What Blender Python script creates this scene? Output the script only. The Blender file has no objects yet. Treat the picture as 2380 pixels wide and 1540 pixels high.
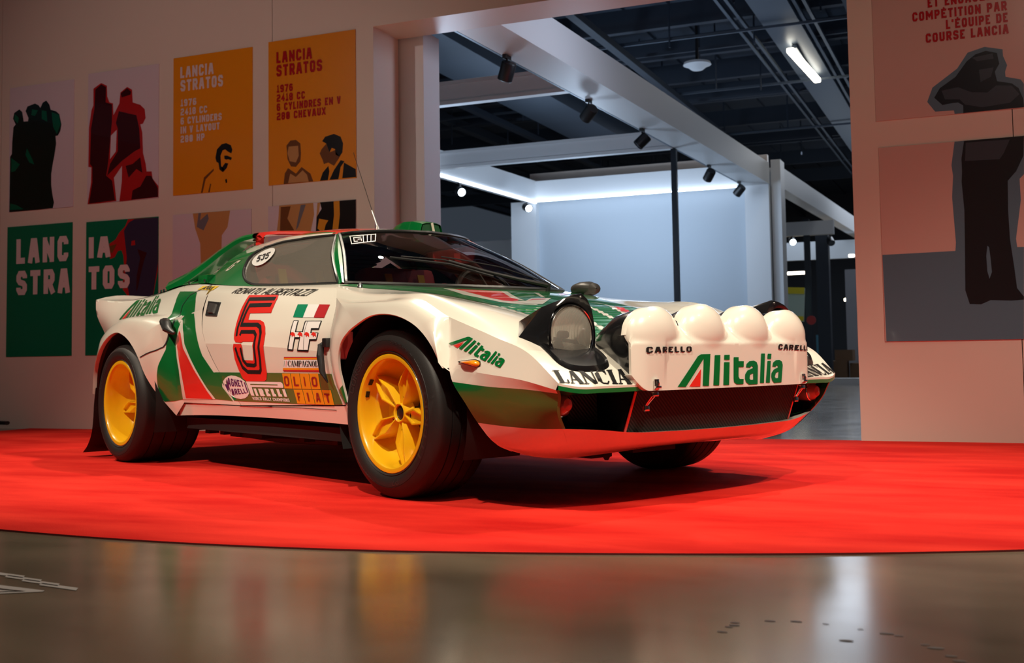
import bpy, bmesh, math, random
from mathutils import Vector, Matrix
from mathutils.bvhtree import BVHTree
random.seed(7)
sc = bpy.context.scene
COL = sc.collection
PI = math.pi

# ------------------------------------------------------------------ camera, world, exposure
TH = math.radians(-26.05)                 # yaw of the car in the room (the poster wall runs along +X)
ROTC = Matrix.Rotation(TH, 4, 'Z')
def cam_axes(yaw, pitch, roll):
    f = Vector((math.cos(pitch)*math.cos(yaw), math.cos(pitch)*math.sin(yaw), math.sin(pitch)))
    r = Vector((math.sin(yaw), -math.cos(yaw), 0)); d = f.cross(r)
    c, s = math.cos(roll), math.sin(roll)
    return c*r + s*d, -s*r + c*d, f
r_, d_, f_ = cam_axes(2.4284, .0612, .0150)
cd = bpy.data.cameras.new('camera'); cam = bpy.data.objects.new('camera', cd); COL.objects.link(cam)
M = Matrix((r_, -d_, -f_)).transposed().to_4x4(); M.translation = Vector((3.2383, -2.9972, .49))
cam.matrix_world = ROTC @ M
cd.sensor_width = 36; cd.sensor_fit = 'HORIZONTAL'; cd.lens = 2596.98/2380*36; cd.shift_y = -100.8/2380
cd.clip_start = .05; cd.clip_end = 200
cd.dof.use_dof = True; cd.dof.focus_distance = 3.95; cd.dof.aperture_fstop = 5.6
sc.camera = cam
w = bpy.data.worlds.new('world'); sc.world = w; w.use_nodes = True
w.node_tree.nodes['Background'].inputs[0].default_value = (.30, .38, .5, 1)
w.node_tree.nodes['Background'].inputs[1].default_value = .10
sc.view_settings.view_transform = 'Standard'; sc.view_settings.look = 'None'
sc.view_settings.exposure = 0; sc.view_settings.gamma = 1; sc.view_settings.use_curve_mapping = False

def light(name, kind, loc, target, power, color, size=.1, spot=60, blend=.5, sy=None):
    ld = bpy.data.lights.new(name, kind); ld.energy = power; ld.color = color
    if kind == 'SPOT': ld.spot_size = math.radians(spot); ld.spot_blend = blend; ld.shadow_soft_size = size
    if kind == 'AREA':
        ld.shape = 'RECTANGLE'; ld.size = size; ld.size_y = sy or size
    if kind == 'POINT': ld.shadow_soft_size = size
    o = bpy.data.objects.new(name, ld); COL.objects.link(o)
    o.location = loc
    dv = Vector(target) - Vector(loc)
    o.rotation_euler = dv.to_track_quat('-Z', 'Y').to_euler()
    return o
#LB#
WARM = (1, .86, .68); COOL = (.60, .77, 1)
for i_, (lx, ly, lz, tx, ty, p_, ang, bl) in enumerate((
        (.3, -2.9, 3.6, -.2, -.1, 560, 52, .9), (2.7, -2.3, 3.6, .7, -.1, 500, 52, .9), (-2.6, -2.8, 3.6, -1.9, .1, 520, 52, .9),
        (-1.6, 1.5, 3.5, -1.4, .2, 230, 84, .7), (1.6, 1.3, 3.5, .9, .0, 230, 84, .7), (-4.6, .2, 3.5, -3.5, .3, 260, 76, .8), (3.2, -.6, 3.5, 2.2, .7, 260, 72, .8))):
    light('ceiling_spot', 'SPOT', (lx, ly, lz), (tx, ty, 0), p_, WARM, .05, ang, bl)
light('wall_fill', 'SPOT', (-3.6, -2.2, 3.4), (-3.6, 2.3, 1.6), 120, (1, .80, .72), .06, 78, .9)  # added spot that brightens the left poster wall, tinted pink; no known lamp
light('floor_fill_spot', 'SPOT', (1.2, -3.9, 3.4), (1.0, -3.2, 0), 130, WARM, .06, 95, 1)  # added fill that lifts the near concrete; no known lamp
for lx, ly in ((-3.1, 5.2), (-2.9, 8.6)):
    light('booth_fill', 'POINT', (lx, ly, 1.7), (0, 0, 0), 58, COOL, .25)  # invisible point lights added to brighten the beams and panels
light('booth_fill', 'AREA', (-2.8, 9.4, 2.5), (-2.8, 10.9, 1.4), 22, COOL, 2.6, sy=.3)
light('hall_light', 'AREA', (.8, 9, 4.1), (.8, 9, 0), 28, (.80, .88, 1), 3.0, sy=8)
light('hall_light', 'AREA', (-1, 18, 4.1), (-1, 18, 0), 300, (.80, .88, 1), 4.0, sy=6)
light('ceiling_fill', 'AREA', (-1.5, 9.5, 3.3), (-1.5, 9.5, 5), 32, (.55, .72, 1), 6, sy=9)  # invisible emitter added to lift the dark ceiling
light('wall_fill', 'SPOT', (2.6, -1.4, 3.4), (1.5, 2.26, .8), 75, (1, .82, .66), .06, 72, .9)  # added spot that brightens the right wall; no known lamp
light('hall_light', 'AREA', (.2, 3.6, 2.9), (-2.1, 2.6, 1.5), 16, (.72, .80, 1), .6, sy=.6)  # added cool light aimed at the left jamb to brighten it
#LE#

# ------------------------------------------------------------------ materials
def mat(name, col=(.8, .8, .8), rough=.5, metal=0, coat=0, emit=None, es=1, spec=.5, ior=1.5, trans=0):
    m = bpy.data.materials.new(name); m.use_nodes = True
    b = m.node_tree.nodes['Principled BSDF']
    b.inputs['Base Color'].default_value = (*col, 1); b.inputs['Roughness'].default_value = rough
    b.inputs['Metallic'].default_value = metal; b.inputs['Coat Weight'].default_value = coat
    b.inputs['Coat Roughness'].default_value = .04; b.inputs['IOR'].default_value = ior
    b.inputs['Specular IOR Level'].default_value = spec; b.inputs['Transmission Weight'].default_value = trans
    if emit: b.inputs['Emission Color'].default_value = (*emit, 1); b.inputs['Emission Strength'].default_value = es
    return m
def nodes(m): return m.node_tree.nodes, m.node_tree.links, m.node_tree.nodes['Principled BSDF']
def noise_color(m, c1, c2, scale, lo=.35, hi=.65, obj=True, detail=4, stretch=None):
    n, l, b = nodes(m)
    t = n.new('ShaderNodeTexCoord'); x = n.new('ShaderNodeTexNoise'); r = n.new('ShaderNodeValToRGB')
    x.inputs['Scale'].default_value = scale; x.inputs['Detail'].default_value = detail
    src = t.outputs['Object']
    if stretch:
        mp = n.new('ShaderNodeMapping'); mp.inputs['Scale'].default_value = stretch; l.new(src, mp.inputs['Vector']); src = mp.outputs[0]
    l.new(src, x.inputs['Vector']); l.new(x.outputs['Fac'], r.inputs['Fac'])
    r.color_ramp.elements[0].position = lo; r.color_ramp.elements[1].position = hi
    r.color_ramp.elements[0].color = (*c1, 1); r.color_ramp.elements[1].color = (*c2, 1)
    l.new(r.outputs['Color'], b.inputs['Base Color']); return x
def noise_bump(m, scale, strength, dist=.01, detail=4):
    n, l, b = nodes(m)
    t = n.new('ShaderNodeTexCoord'); x = n.new('ShaderNodeTexNoise'); u = n.new('ShaderNodeBump')
    x.inputs['Scale'].default_value = scale; x.inputs['Detail'].default_value = detail
    u.inputs['Strength'].default_value = strength; u.inputs['Distance'].default_value = dist
    l.new(t.outputs['Object'], x.inputs['Vector']); l.new(x.outputs['Fac'], u.inputs['Height']); l.new(u.outputs[0], b.inputs['Normal'])
PAINT = dict(rough=.28, coat=1.0)
WHITE = mat('ivory_paint', (.80, .76, .66), **PAINT)
GREEN = mat('green_paint', (.001, .165, .032), **PAINT)
RED = mat('red_paint', (.78, .03, .02), **PAINT)
BLACKP = mat('black_paint', (.008, .008, .009), rough=.22, coat=.6)
FLATBLK = mat('flat_black', (.008, .008, .008), rough=.75)
RUBBER = mat('tyre_rubber', (.014, .0135, .013), rough=.55); noise_bump(RUBBER, 260, .25, .001)
SEAL = mat('rubber_seal', (.012, .012, .012), rough=.4)
YEL = mat('yellow_wheel_paint', (.90, .55, .010), rough=.3, coat=.7)
CHROME = mat('chrome', (.8, .8, .8), rough=.12, metal=1)
STEEL = mat('dull_steel', (.4, .38, .36), rough=.35, metal=1)
DARKM = mat('dark_hub', (.05, .035, .03), rough=.4, metal=.6)
ORANGE = mat('amber_lens', (.95, .30, .01), rough=.12, coat=1)
RUBL = mat('tyre_lettering', (.032, .030, .029), rough=.45)
INKBLK = mat('black_lettering', (.010, .010, .010), rough=.55, coat=0, spec=.25)
CREAM = mat('cream_trim', (.85, .78, .62), rough=.3, coat=1)
OGOLD = mat('orange_sticker', (.85, .30, .01), rough=.3, coat=.7)
YELST = mat('yellow_sticker', (.85, .55, .02), rough=.35, coat=.5)
VIOLET = mat('violet_print', (.07, .02, .12), rough=.35, coat=.5)
PURE = mat('white_print', (.85, .83, .8), rough=.35, coat=.5)
DRED = mat('dark_red_print', (.25, .02, .02), rough=.35, coat=.5)
FOGREFL = mat('fog_lamp_glass', (.42, .12, .10), rough=.12, coat=1)  # clear glass; its red reflection is put into the base colour
SEATRED = mat('seat_red', (.35, .012, .01), rough=.7)
MUD = mat('mud_flap_rubber', (.022, .006, .005), rough=.6)
INTBLK = mat('interior_black', (.02, .018, .016), rough=.8)
GRIPB = mat('leather_grip', (.02, .014, .01), rough=.5)
def glassmat(name, tint, gloss=1.0, haze=0.0, hazecol=(.5, .5, .5), rough=.0, ior=1.5):
    m = bpy.data.materials.new(name); m.use_nodes = True
    n, l = m.node_tree.nodes, m.node_tree.links
    n.remove(n['Principled BSDF']); out = n['Material Output']
    t = n.new('ShaderNodeBsdfTransparent'); t.inputs[0].default_value = (*tint, 1)
    g = n.new('ShaderNodeBsdfGlossy'); g.inputs['Roughness'].default_value = rough; g.inputs[0].default_value = (gloss, gloss, gloss, 1)
    fr = n.new('ShaderNodeFresnel'); fr.inputs[0].default_value = ior
    mx = n.new('ShaderNodeMixShader'); l.new(fr.outputs[0], mx.inputs[0]); l.new(t.outputs[0], mx.inputs[1]); l.new(g.outputs[0], mx.inputs[2])
    last = mx
    if haze:
        d = n.new('ShaderNodeBsdfDiffuse'); d.inputs[0].default_value = (*hazecol, 1)
        m2 = n.new('ShaderNodeMixShader'); m2.inputs[0].default_value = haze
        l.new(mx.outputs[0], m2.inputs[1]); l.new(d.outputs[0], m2.inputs[2]); last = m2
    l.new(last.outputs[0], out.inputs[0]); return m
GLASS = glassmat('windscreen_glass', (.82, .80, .78), ior=1.5)
PLEXI = glassmat('side_window_plexi', (.75, .73, .70), haze=.20, hazecol=(.5, .45, .38), ior=1.55, rough=.05)
LENS = glassmat('headlight_glass', (.92, .92, .88), ior=1.5, haze=.17, hazecol=(1, .96, .85))  # white haze brightens the lens in place of reflected light

# ------------------------------------------------------------------ mesh helpers
def V(*a): return Vector(a)
def lerp(a, b, t): return a + (b-a)*t
def link(name, me, parent=None, label=None, kind=None):
    o = bpy.data.objects.new(name, me); COL.objects.link(o)
    if parent: o.parent = parent
    if label: o['label'] = label
    if kind: o['kind'] = kind
    return o
def finish(name, bm, mats, parent=None, label=None, kind=None, angle=35, merge=.0004, recalc=True):
    if merge: bmesh.ops.remove_doubles(bm, verts=bm.verts, dist=merge)
    if recalc: bmesh.ops.recalc_face_normals(bm, faces=bm.faces)
    me = bpy.data.meshes.new(name); bm.to_mesh(me); bm.free()
    for m in (mats if isinstance(mats, (list, tuple)) else [mats]): me.materials.append(m)
    for p in me.polygons: p.use_smooth = angle > 0
    if angle > 0: me.set_sharp_from_angle(angle=math.radians(angle))
    return link(name, me, parent, label, kind)
def empty(name, loc=(0, 0, 0), rz=0, label=None, cat=None, group=None, parent=None):
    o = bpy.data.objects.new(name, None); COL.objects.link(o); o.location = loc; o.rotation_euler = (0, 0, rz)
    o.empty_display_size = .1
    if parent: o.parent = parent
    if label: o['label'] = label
    if cat: o['category'] = cat
    if group: o['group'] = group
    return o
def tag(o, label, cat, group=None):
    o['label'] = label; o['category'] = cat
    if group: o['group'] = group
    return o
def curve(pts, n=8, crease=()):
    """dense interpolating curve through pts (Catmull-Rom), n samples per segment, straight-ish at creases"""
    P = [Vector(p) for p in pts]; N = len(P)
    if N == 2: return [lerp(P[0], P[1], i/n) for i in range(n+1)]
    L = [max((P[i+1]-P[i]).length, 1e-6) for i in range(N-1)]
    def tan(i, side):
        if i == 0: return (P[1]-P[0])/L[0]
        if i == N-1: return (P[-1]-P[-2])/L[-1]
        a = (P[i]-P[i-1])/L[i-1]; b = (P[i+1]-P[i])/L[i]
        if i in crease: return a if side < 0 else b
        return (a*L[i] + b*L[i-1])/(L[i]+L[i-1])
    out = [P[0].copy()]
    for i in range(N-1):
        m0 = tan(i, 1)*L[i]; m1 = tan(i+1, -1)*L[i]
        for k in range(1, n+1):
            t = k/n; t2 = t*t; t3 = t2*t
            out.append((2*t3-3*t2+1)*P[i] + (t3-2*t2+t)*m0 + (-2*t3+3*t2)*P[i+1] + (t3-t2)*m1)
    return out
def loft(rows, n=6, crease=()):
    """rows: dense rows of equal length -> dense grid (rows interpolated)"""
    cols = [curve([r[j] for r in rows], n, crease) for j in range(len(rows[0]))]
    return [[cols[j][i] for j in range(len(cols))] for i in range(len(cols[0]))]
def grid(bm, g, mi=0, closed=False, side=1, flip=False, both=False):
    for s in ((1, -1) if both else (side,)):
        vs = [[bm.verts.new((p[0], s*p[1], p[2])) for p in r] for r in g]
        nc = len(g[0])
        for i in range(len(g)-1):
            for j in range(nc if closed else nc-1):
                a, b, c, d = vs[i][j], vs[i][(j+1) % nc], vs[i+1][(j+1) % nc], vs[i+1][j]
                try: f = bm.faces.new((a, b, c, d) if (s > 0) != flip else (d, c, b, a)); f.material_index = mi
                except ValueError: pass
def MB(): return bmesh.new()
def box(bm, c, s, rz=0, mi=0, bev=0, rot=None):
    m = Matrix.Translation(Vector(c)) @ (rot or Matrix.Rotation(rz, 4, 'Z')) @ Matrix.Diagonal((*s, 1))
    vs = [bm.verts.new(m @ Vector((x, y, z))) for x in (-.5, .5) for y in (-.5, .5) for z in (-.5, .5)]
    fs = [bm.faces.new([vs[i] for i in q]) for q in ((0, 1, 3, 2), (4, 6, 7, 5), (0, 4, 5, 1), (2, 3, 7, 6), (0, 2, 6, 4), (1, 5, 7, 3))]
    for f in fs: f.material_index = mi
    if bev:
        es = list({e for f in fs for e in f.edges})
        r = bmesh.ops.bevel(bm, geom=es, offset=bev, segments=2, affect='EDGES', profile=.6)
    return vs
def lathe(bm, prof, seg=48, axis='Y', origin=(0, 0, 0), mi=0, cap=False):
    """prof: (radius, along) pairs"""
    o = Vector(origin); rings = []
    for r, a in prof:
        ring = []
        for k in range(seg):
            t = 2*PI*k/seg; c, s = r*math.cos(t), r*math.sin(t)
            p = {'Y': (c, a, s), 'X': (a, c, s), 'Z': (c, s, a)}[axis]
            ring.append(bm.verts.new(o+Vector(p)))
        rings.append(ring)
    for i in range(len(rings)-1):
        for k in range(seg):
            f = bm.faces.new((rings[i][k], rings[i][(k+1) % seg], rings[i+1][(k+1) % seg], rings[i+1][k])); f.material_index = mi
    if cap:
        for r in (rings[0], rings[-1]):
            f = bm.faces.new(r); f.material_index = mi
def tube(bm, pts, r, seg=8, mi=0, closed=False, cap=True, flat=1.0, up=(0, 0, 1)):
    P = [Vector(p) for p in pts]; N = len(P); rings = []
    rr = r if isinstance(r, (list, tuple)) else [r]*N
    for i in range(N):
        a = P[(i-1) % N] if (closed or i > 0) else P[i]; b = P[(i+1) % N] if (closed or i < N-1) else P[i]
        t = (b-a).normalized(); u = Vector(up)
        if abs(t.dot(u)) > .95: u = Vector((1, 0, 0)) if abs(t.x) < .9 else Vector((0, 1, 0))
        x = t.cross(u).normalized(); y = x.cross(t).normalized()
        rings.append([bm.verts.new(P[i] + rr[i]*(math.cos(2*PI*k/seg)*x + flat*math.sin(2*PI*k/seg)*y)) for k in range(seg)])
    for i in range(N if closed else N-1):
        A, B = rings[i], rings[(i+1) % N]
        for k in range(seg):
            f = bm.faces.new((A[k], A[(k+1) % seg], B[(k+1) % seg], B[k])); f.material_index = mi
    if cap and not closed:
        for q in (rings[0][::-1], rings[-1]):
            f = bm.faces.new(q); f.material_index = mi
def prism(bm, poly, z0, z1, fn=None, mi=0):
    """2D poly extruded z0..z1, fn maps (x,y,z)->point"""
    fn = fn or (lambda x, y, z: (x, y, z))
    a = [bm.verts.new(fn(x, y, z0)) for x, y in poly]; b = [bm.verts.new(fn(x, y, z1)) for x, y in poly]
    n = len(poly); bm.faces.new(a[::-1]).material_index = mi; bm.faces.new(b).material_index = mi
    for i in range(n): bm.faces.new((a[i], a[(i+1) % n], b[(i+1) % n], b[i])).material_index = mi
def mirror_pts(P): return [(p[0], -p[1], p[2]) for p in P]

# ================================================================== flat print: polygon lettering and stickers
GL = {
'A': [[(0, 0), (.34, 1), (.66, 1), (1, 0)], [(.17, .30), (.83, .30)]],
'B': [[(0, 0), (0, 1), (.8, 1), (1, .85), (1, .65), (.82, .52), (1, .38), (1, .15), (.8, 0), (0, 0)], [(0, .52), (.82, .52)]],
'C': [[(1, .72), (1, .85), (.8, 1), (.2, 1), (0, .85), (0, .15), (.2, 0), (.8, 0), (1, .15), (1, .28)]],
'D': [[(0, 0), (0, 1), (.75, 1), (1, .82), (1, .18), (.75, 0), (0, 0)]],
'E': [[(1, 1), (0, 1), (0, 0), (1, 0)], [(0, .52), (.85, .52)]],
'F': [[(1, 1), (0, 1), (0, 0)], [(0, .5), (.85, .5)]],
'G': [[(1, .74), (1, .85), (.8, 1), (.2, 1), (0, .85), (0, .15), (.2, 0), (.8, 0), (1, .15), (1, .48), (.55, .48)]],
'H': [[(0, 0), (0, 1)], [(1, 0), (1, 1)], [(0, .5), (1, .5)]],
'I': [[(.5, 0), (.5, 1)]],
'J': [[(1, 1), (1, .15), (.8, 0), (.2, 0), (0, .15), (0, .3)]],
'L': [[(0, 1), (0, 0), (1, 0)]],
'M': [[(0, 0), (0, 1)], [(.04, .97), (.5, .35), (.96, .97)], [(1, 1), (1, 0)]],
'N': [[(0, 0), (0, 1)], [(.02, .96), (.98, .04)], [(1, 0), (1, 1)]],
'O': [[(.2, 0), (0, .15), (0, .85), (.2, 1), (.8, 1), (1, .85), (1, .15), (.8, 0), (.2, 0)]],
'P': [[(0, 0), (0, 1), (.8, 1), (1, .85), (1, .58), (.8, .43), (0, .43)]],
'Q': [[(.2, 0), (0, .15), (0, .85), (.2, 1), (.8, 1), (1, .85), (1, .15), (.8, 0), (.2, 0)], [(.6, .25), (1, -.08)]],
'R': [[(0, 0), (0, 1), (.8, 1), (1, .85), (1, .60), (.8, .46), (0, .46)], [(.5, .46), (1, 0)]],
'S': [[(1, .75), (1, .85), (.8, 1), (.2, 1), (0, .85), (0, .66), (.2, .54), (.8, .46), (1, .34), (1, .15), (.8, 0), (.2, 0), (0, .15), (0, .25)]],
'T': [[(0, 1), (1, 1)], [(.5, 1), (.5, 0)]],
'U': [[(0, 1), (0, .15), (.2, 0), (.8, 0), (1, .15), (1, 1)]],
'V': [[(0, 1), (.40, .01), (.60, .01), (1, 1)]],
'W': [[(0, 1), (.22, 0), (.5, .75), (.78, 0), (1, 1)]],
'X': [[(0, 0), (1, 1)], [(0, 1), (1, 0)]],
'Y': [[(0, 1), (.5, .46)], [(1, 1), (.5, .46)], [(.5, .50), (.5, 0)]],
'Z': [[(0, 1), (1, 1), (0, 0), (1, 0)]],
'0': [[(.2, 0), (0, .15), (0, .85), (.2, 1), (.8, 1), (1, .85), (1, .15), (.8, 0), (.2, 0)], [(.2, .2), (.8, .8)]],
'1': [[(.05, .82), (.5, 1), (.5, 0)], [(0, 0), (1, 0)]],
'2': [[(0, .8), (0, .87), (.2, 1), (.8, 1), (1, .87), (1, .66), (.8, .52), (.2, .46), (0, .32), (0, 0), (1, 0)]],
'3': [[(0, .8), (0, .87), (.2, 1), (.8, 1), (1, .85), (1, .62), (.75, .52), (1, .40), (1, .15), (.8, 0), (.2, 0), (0, .15), (0, .2)]],
'4': [[(.7, 0), (.7, 1), (0, .3), (1, .3)]],
'5': [[(1, 1), (0, 1), (0, .58), (.8, .58), (1, .44), (1, .15), (.8, 0), (.2, 0), (0, .15)]],
'6': [[(1, .82), (.8, 1), (.2, 1), (0, .85), (0, .15), (.2, 0), (.8, 0), (1, .15), (1, .42), (.8, .55), (0, .55)]],
'7': [[(0, 1), (1, 1), (.35, 0)]],
'8': [[(.2, 0), (0, .15), (0, .38), (.2, .52), (0, .66), (0, .85), (.2, 1), (.8, 1), (1, .85), (1, .66), (.8, .52), (1, .38), (1, .15), (.8, 0), (.2, 0)], [(.2, .52), (.8, .52)]],
'9': [[(0, .18), (.2, 0), (.8, 0), (1, .15), (1, .85), (.8, 1), (.2, 1), (0, .85), (0, .58), (.2, .45), (1, .45)]],
"'": [[(.5, 1), (.5, .75)]], '.': [[(.5, 0), (.5, .04)]], '(': [[(.8, 1), (.3, .8), (.3, .2), (.8, 0)]],
}
GL['\u00c9'] = GL['E'] + [[(.35, 1.16), (.7, 1.30)]]
GW = {'I': .0, 'M': .80, 'W': .86, "'": .0, '.': .0, 'N': .62, 'V': .58, 'A': .62, '1': .4, 'F': .5, 'L': .48, 'E': .5, 'T': .54}
def ribbon(P, t, closed=False):
    """2D polyline -> list of quads with mitre joins"""
    n = len(P); P = [Vector((p[0], p[1])) for p in P]
    if closed or (P[0]-P[-1]).length < 1e-6:
        closed = True
        if (P[0]-P[-1]).length < 1e-6: P = P[:-1]; n -= 1
    L, R = [], []
    for i in range(n):
        a = P[i-1] if (closed or i > 0) else None; b = P[(i+1) % n] if (closed or i < n-1) else None
        d1 = (P[i]-a).normalized() if a is not None else (b-P[i]).normalized(); d2 = (b-P[i]).normalized() if b is not None else d1
        n1 = Vector((-d1.y, d1.x)); n2 = Vector((-d2.y, d2.x)); m = n1+n2
        if m.length < .2: m = n1.copy()
        m.normalize(); k = min(1/max(m.dot(n1), .35), 2.2)
        L.append(P[i]+m*t/2*k); R.append(P[i]-m*t/2*k)
    return [(L[i], L[(i+1) % n], R[(i+1) % n], R[i]) for i in range(n if closed else n-1)]
def text_shapes(txt, t=.16, style='sans', gap=None):
    """quads in units of the letter height; returns shapes, total width"""
    gap = gap if gap is not None else t*.75
    x = 0; out = []
    for ch in txt:
        if ch == ' ': x += .32+gap; continue
        if style in ('serif', 'bigserif'):
            w_ = {'I': .30, 'M': .85, 'N': .68, 'A': .66, 'L': .52}.get(ch, .60); tk = .20 if style == 'bigserif' else .17; th = .07 if style == 'bigserif' else .05
            def pl(pts, k): out.extend([[(x+q.x, q.y) for q in Q] for Q in ribbon(pts, k)])
            sf = lambda cx, y, hw=.17: pl([(cx-hw, y), (cx+hw, y)], .06)
            if ch == 'L': pl([(.17, 0), (.17, 1)], tk); sf(.17, .97); pl([(.0, .03), (w_, .03)], .06); pl([(w_-.04, .03), (w_-.04, .3)], .07)
            elif ch == 'I': pl([(.15, 0), (.15, 1)], tk); sf(.15, .97, .15); sf(.15, .03, .15)
            elif ch == 'A': pl([(.10, .03), (.31, 1)], th); pl([(.33, 1), (.55, .03)], tk); pl([(.16, .32), (.5, .32)], th); sf(.10, .03, .11); sf(.55, .03, .14)
            elif ch == 'N': pl([(.10, .03), (.10, .97)], th); pl([(.12, .97), (.56, .03)], tk); pl([(.60, .03), (.60, .97)], th); sf(.10, .97, .1); sf(.10, .03, .11); sf(.60, .97, .1)
            elif ch == 'M': pl([(.10, .03), (.10, .97)], th); pl([(.12, .97), (.40, .1)], tk*.9); pl([(.40, .1), (.68, .97)], th); pl([(.72, .03), (.72, .97)], tk); sf(.10, .03, .11); sf(.72, .03, .13); sf(.72, .97, .12); sf(.1, .97, .1)
            elif ch == 'P': pl([(.15, 0), (.15, 1)], tk); sf(.15, .03); pl([(.1, .97), (.45, .97)], .06); pl([(.45, .97), (.52, .86), (.52, .60), (.45, .48)], tk*.8); pl([(.45, .48), (.15, .48)], .06)
            elif ch in 'CG':
                pl([(.10, .2), (.10, .8)], tk); pl([(.10, .8), (.2, .95), (.42, .97), (.52, .82)], .075); pl([(.52, .97), (.52, .68)], .06); pl([(.10, .2), (.2, .05), (.42, .03), (.52, .2)], .075)
                if ch == 'G': pl([(.52, 0), (.52, .42)], tk*.8); sf(.48, .42, .13)
            elif ch == 'O': pl([(.10, .2), (.10, .8)], tk); pl([(.50, .2), (.50, .8)], tk); pl([(.10, .8), (.18, .95), (.30, .975), (.42, .95), (.50, .8)], .075); pl([(.10, .2), (.18, .05), (.30, .025), (.42, .05), (.50, .2)], .075)
            x += w_+.03; continue
        w_ = max(GW.get(ch, .58), t*1.0) if ch not in ("I", "'", '.') else t
        if ch in ('I', "'", '.'): w_ = t
        for pl_ in GL[ch]:
            pts = [(x+t/2+gx*max(w_-t, 0) if ch not in ('I', "'", '.') else x+t/2, t/2+gy*(1-t)) for gx, gy in pl_]
            # extend open ends to the box edges
            if (Vector(pts[0])-Vector(pts[-1])).length > 1e-6:
                for a, b in ((0, 1), (-1, -2)):
                    d = (Vector(pts[a])-Vector(pts[b])).normalized(); 
                    if abs(pl_[a][1] % 1) < 1e-6 and abs(d.y) > .3: pts[a] = tuple(Vector(pts[a])+d*t/2)
                    elif abs(pl_[a][0] % 1) < 1e-6 and abs(d.y) < .3: pts[a] = tuple(Vector(pts[a])+d*t/2)
            out.extend([[(q.x, q.y) for q in Q] for Q in ribbon(pts, t)])
        x += w_+gap
    return out, x-gap
_al = dict(
 A=[[(615, 1013), (690, 1013), (858, 712), (848, 1003), (908, 1003), (922, 665), (830, 668), (800, 690)]], T=[[(720, 1010), (832, 820), (825, 1008)]],
 l=[[(965, 678), (1022, 676), (1010, 998), (952, 998)]], i=[[(1062, 675), (1118, 673), (1117, 727), (1060, 727)], [(1060, 752), (1117, 752), (1112, 993), (1053, 995)]],
 t=[[(1160, 700), (1213, 700), (1213, 742), (1270, 742), (1268, 803), (1213, 803), (1212, 905), (1226, 930), (1268, 930), (1265, 985), (1195, 987), (1165, 965), (1160, 930)]],
 a=[[(1293, 808), (1300, 770), (1330, 742), (1380, 735), (1415, 752), (1428, 790), (1425, 985), (1330, 990), (1295, 965), (1283, 930), (1285, 880), (1310, 840), (1370, 815), (1372, 800), (1362, 793), (1350, 796), (1345, 808)]],
 L=[[(1467, 660), (1512, 660), (1500, 972), (1452, 973)]], I=[[(1545, 662), (1590, 662), (1585, 717), (1540, 717)], [(1542, 738), (1582, 738), (1570, 970), (1522, 970)]],
 b=[[(1602, 800), (1610, 755), (1645, 730), (1690, 727), (1722, 745), (1732, 780), (1715, 965), (1625, 972), (1598, 945), (1588, 905), (1592, 865), (1618, 830), (1668, 808), (1672, 793), (1662, 785), (1650, 787), (1645, 800)]])
_alh = dict(a=[(1375, 868), (1340, 885), (1333, 925), (1345, 940), (1375, 938)], b=[(1680, 850), (1645, 865), (1632, 905), (1642, 922), (1672, 920)])
def _alu(p):
    x = (p[0]-615)/1120; yb = 1013-48*x; yt = 670-12*x; return (x, (yb-p[1])/(yb-yt))
def bil(q):
    q = [Vector(c) for c in q]      # bl br tr tl
    return lambda u, v: (q[0]*(1-u)+q[1]*u)*(1-v) + (q[3]*(1-u)+q[2]*u)*v
def fill2d(bm, outer, holes=(), mi=0):
    es = []
    for loop in [outer]+list(holes):
        vs = [bm.verts.new((p[0], p[1], 0)) for p in loop]
        es += [bm.edges.new((vs[i], vs[(i+1) % len(vs)])) for i in range(len(vs))]
    r = bmesh.ops.triangle_fill(bm, use_beauty=True, use_dissolve=False, edges=es)
    for g_ in r['geom']:
        if isinstance(g_, bmesh.types.BMFace): g_.material_index = mi
QN = [0]
def quad2d(bm, q, mi=0):
    QN[0] = (QN[0]+1) % 40; z = QN[0]*.000015      # tiny steps so that crossing strokes never share a plane
    try: bm.faces.new([bm.verts.new((p[0], p[1], z)) for p in q]).material_index = mi
    except ValueError: pass
def cutgrid(bm, h):
    if not bm.verts: return
    for ax in (0, 1):
        lo = min(v.co[ax] for v in bm.verts); hi = max(v.co[ax] for v in bm.verts)
        k = math.ceil(lo/h)
        while k*h < hi:
            c = [0, 0, 0]; n_ = [0, 0, 0]; c[ax] = k*h; n_[ax] = 1
            bmesh.ops.bisect_plane(bm, geom=bm.verts[:]+bm.edges[:]+bm.faces[:], dist=1e-7, plane_co=c, plane_no=n_); k += 1
# ================================================================== THE CAR (car axes: x forward, y left, z up, origin under front axle)
car = empty('rally_car', (0, 0, .004), TH, 'low wedge-shaped white, green and red rally car number 5 on the red carpet', 'car')
N = 16
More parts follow.
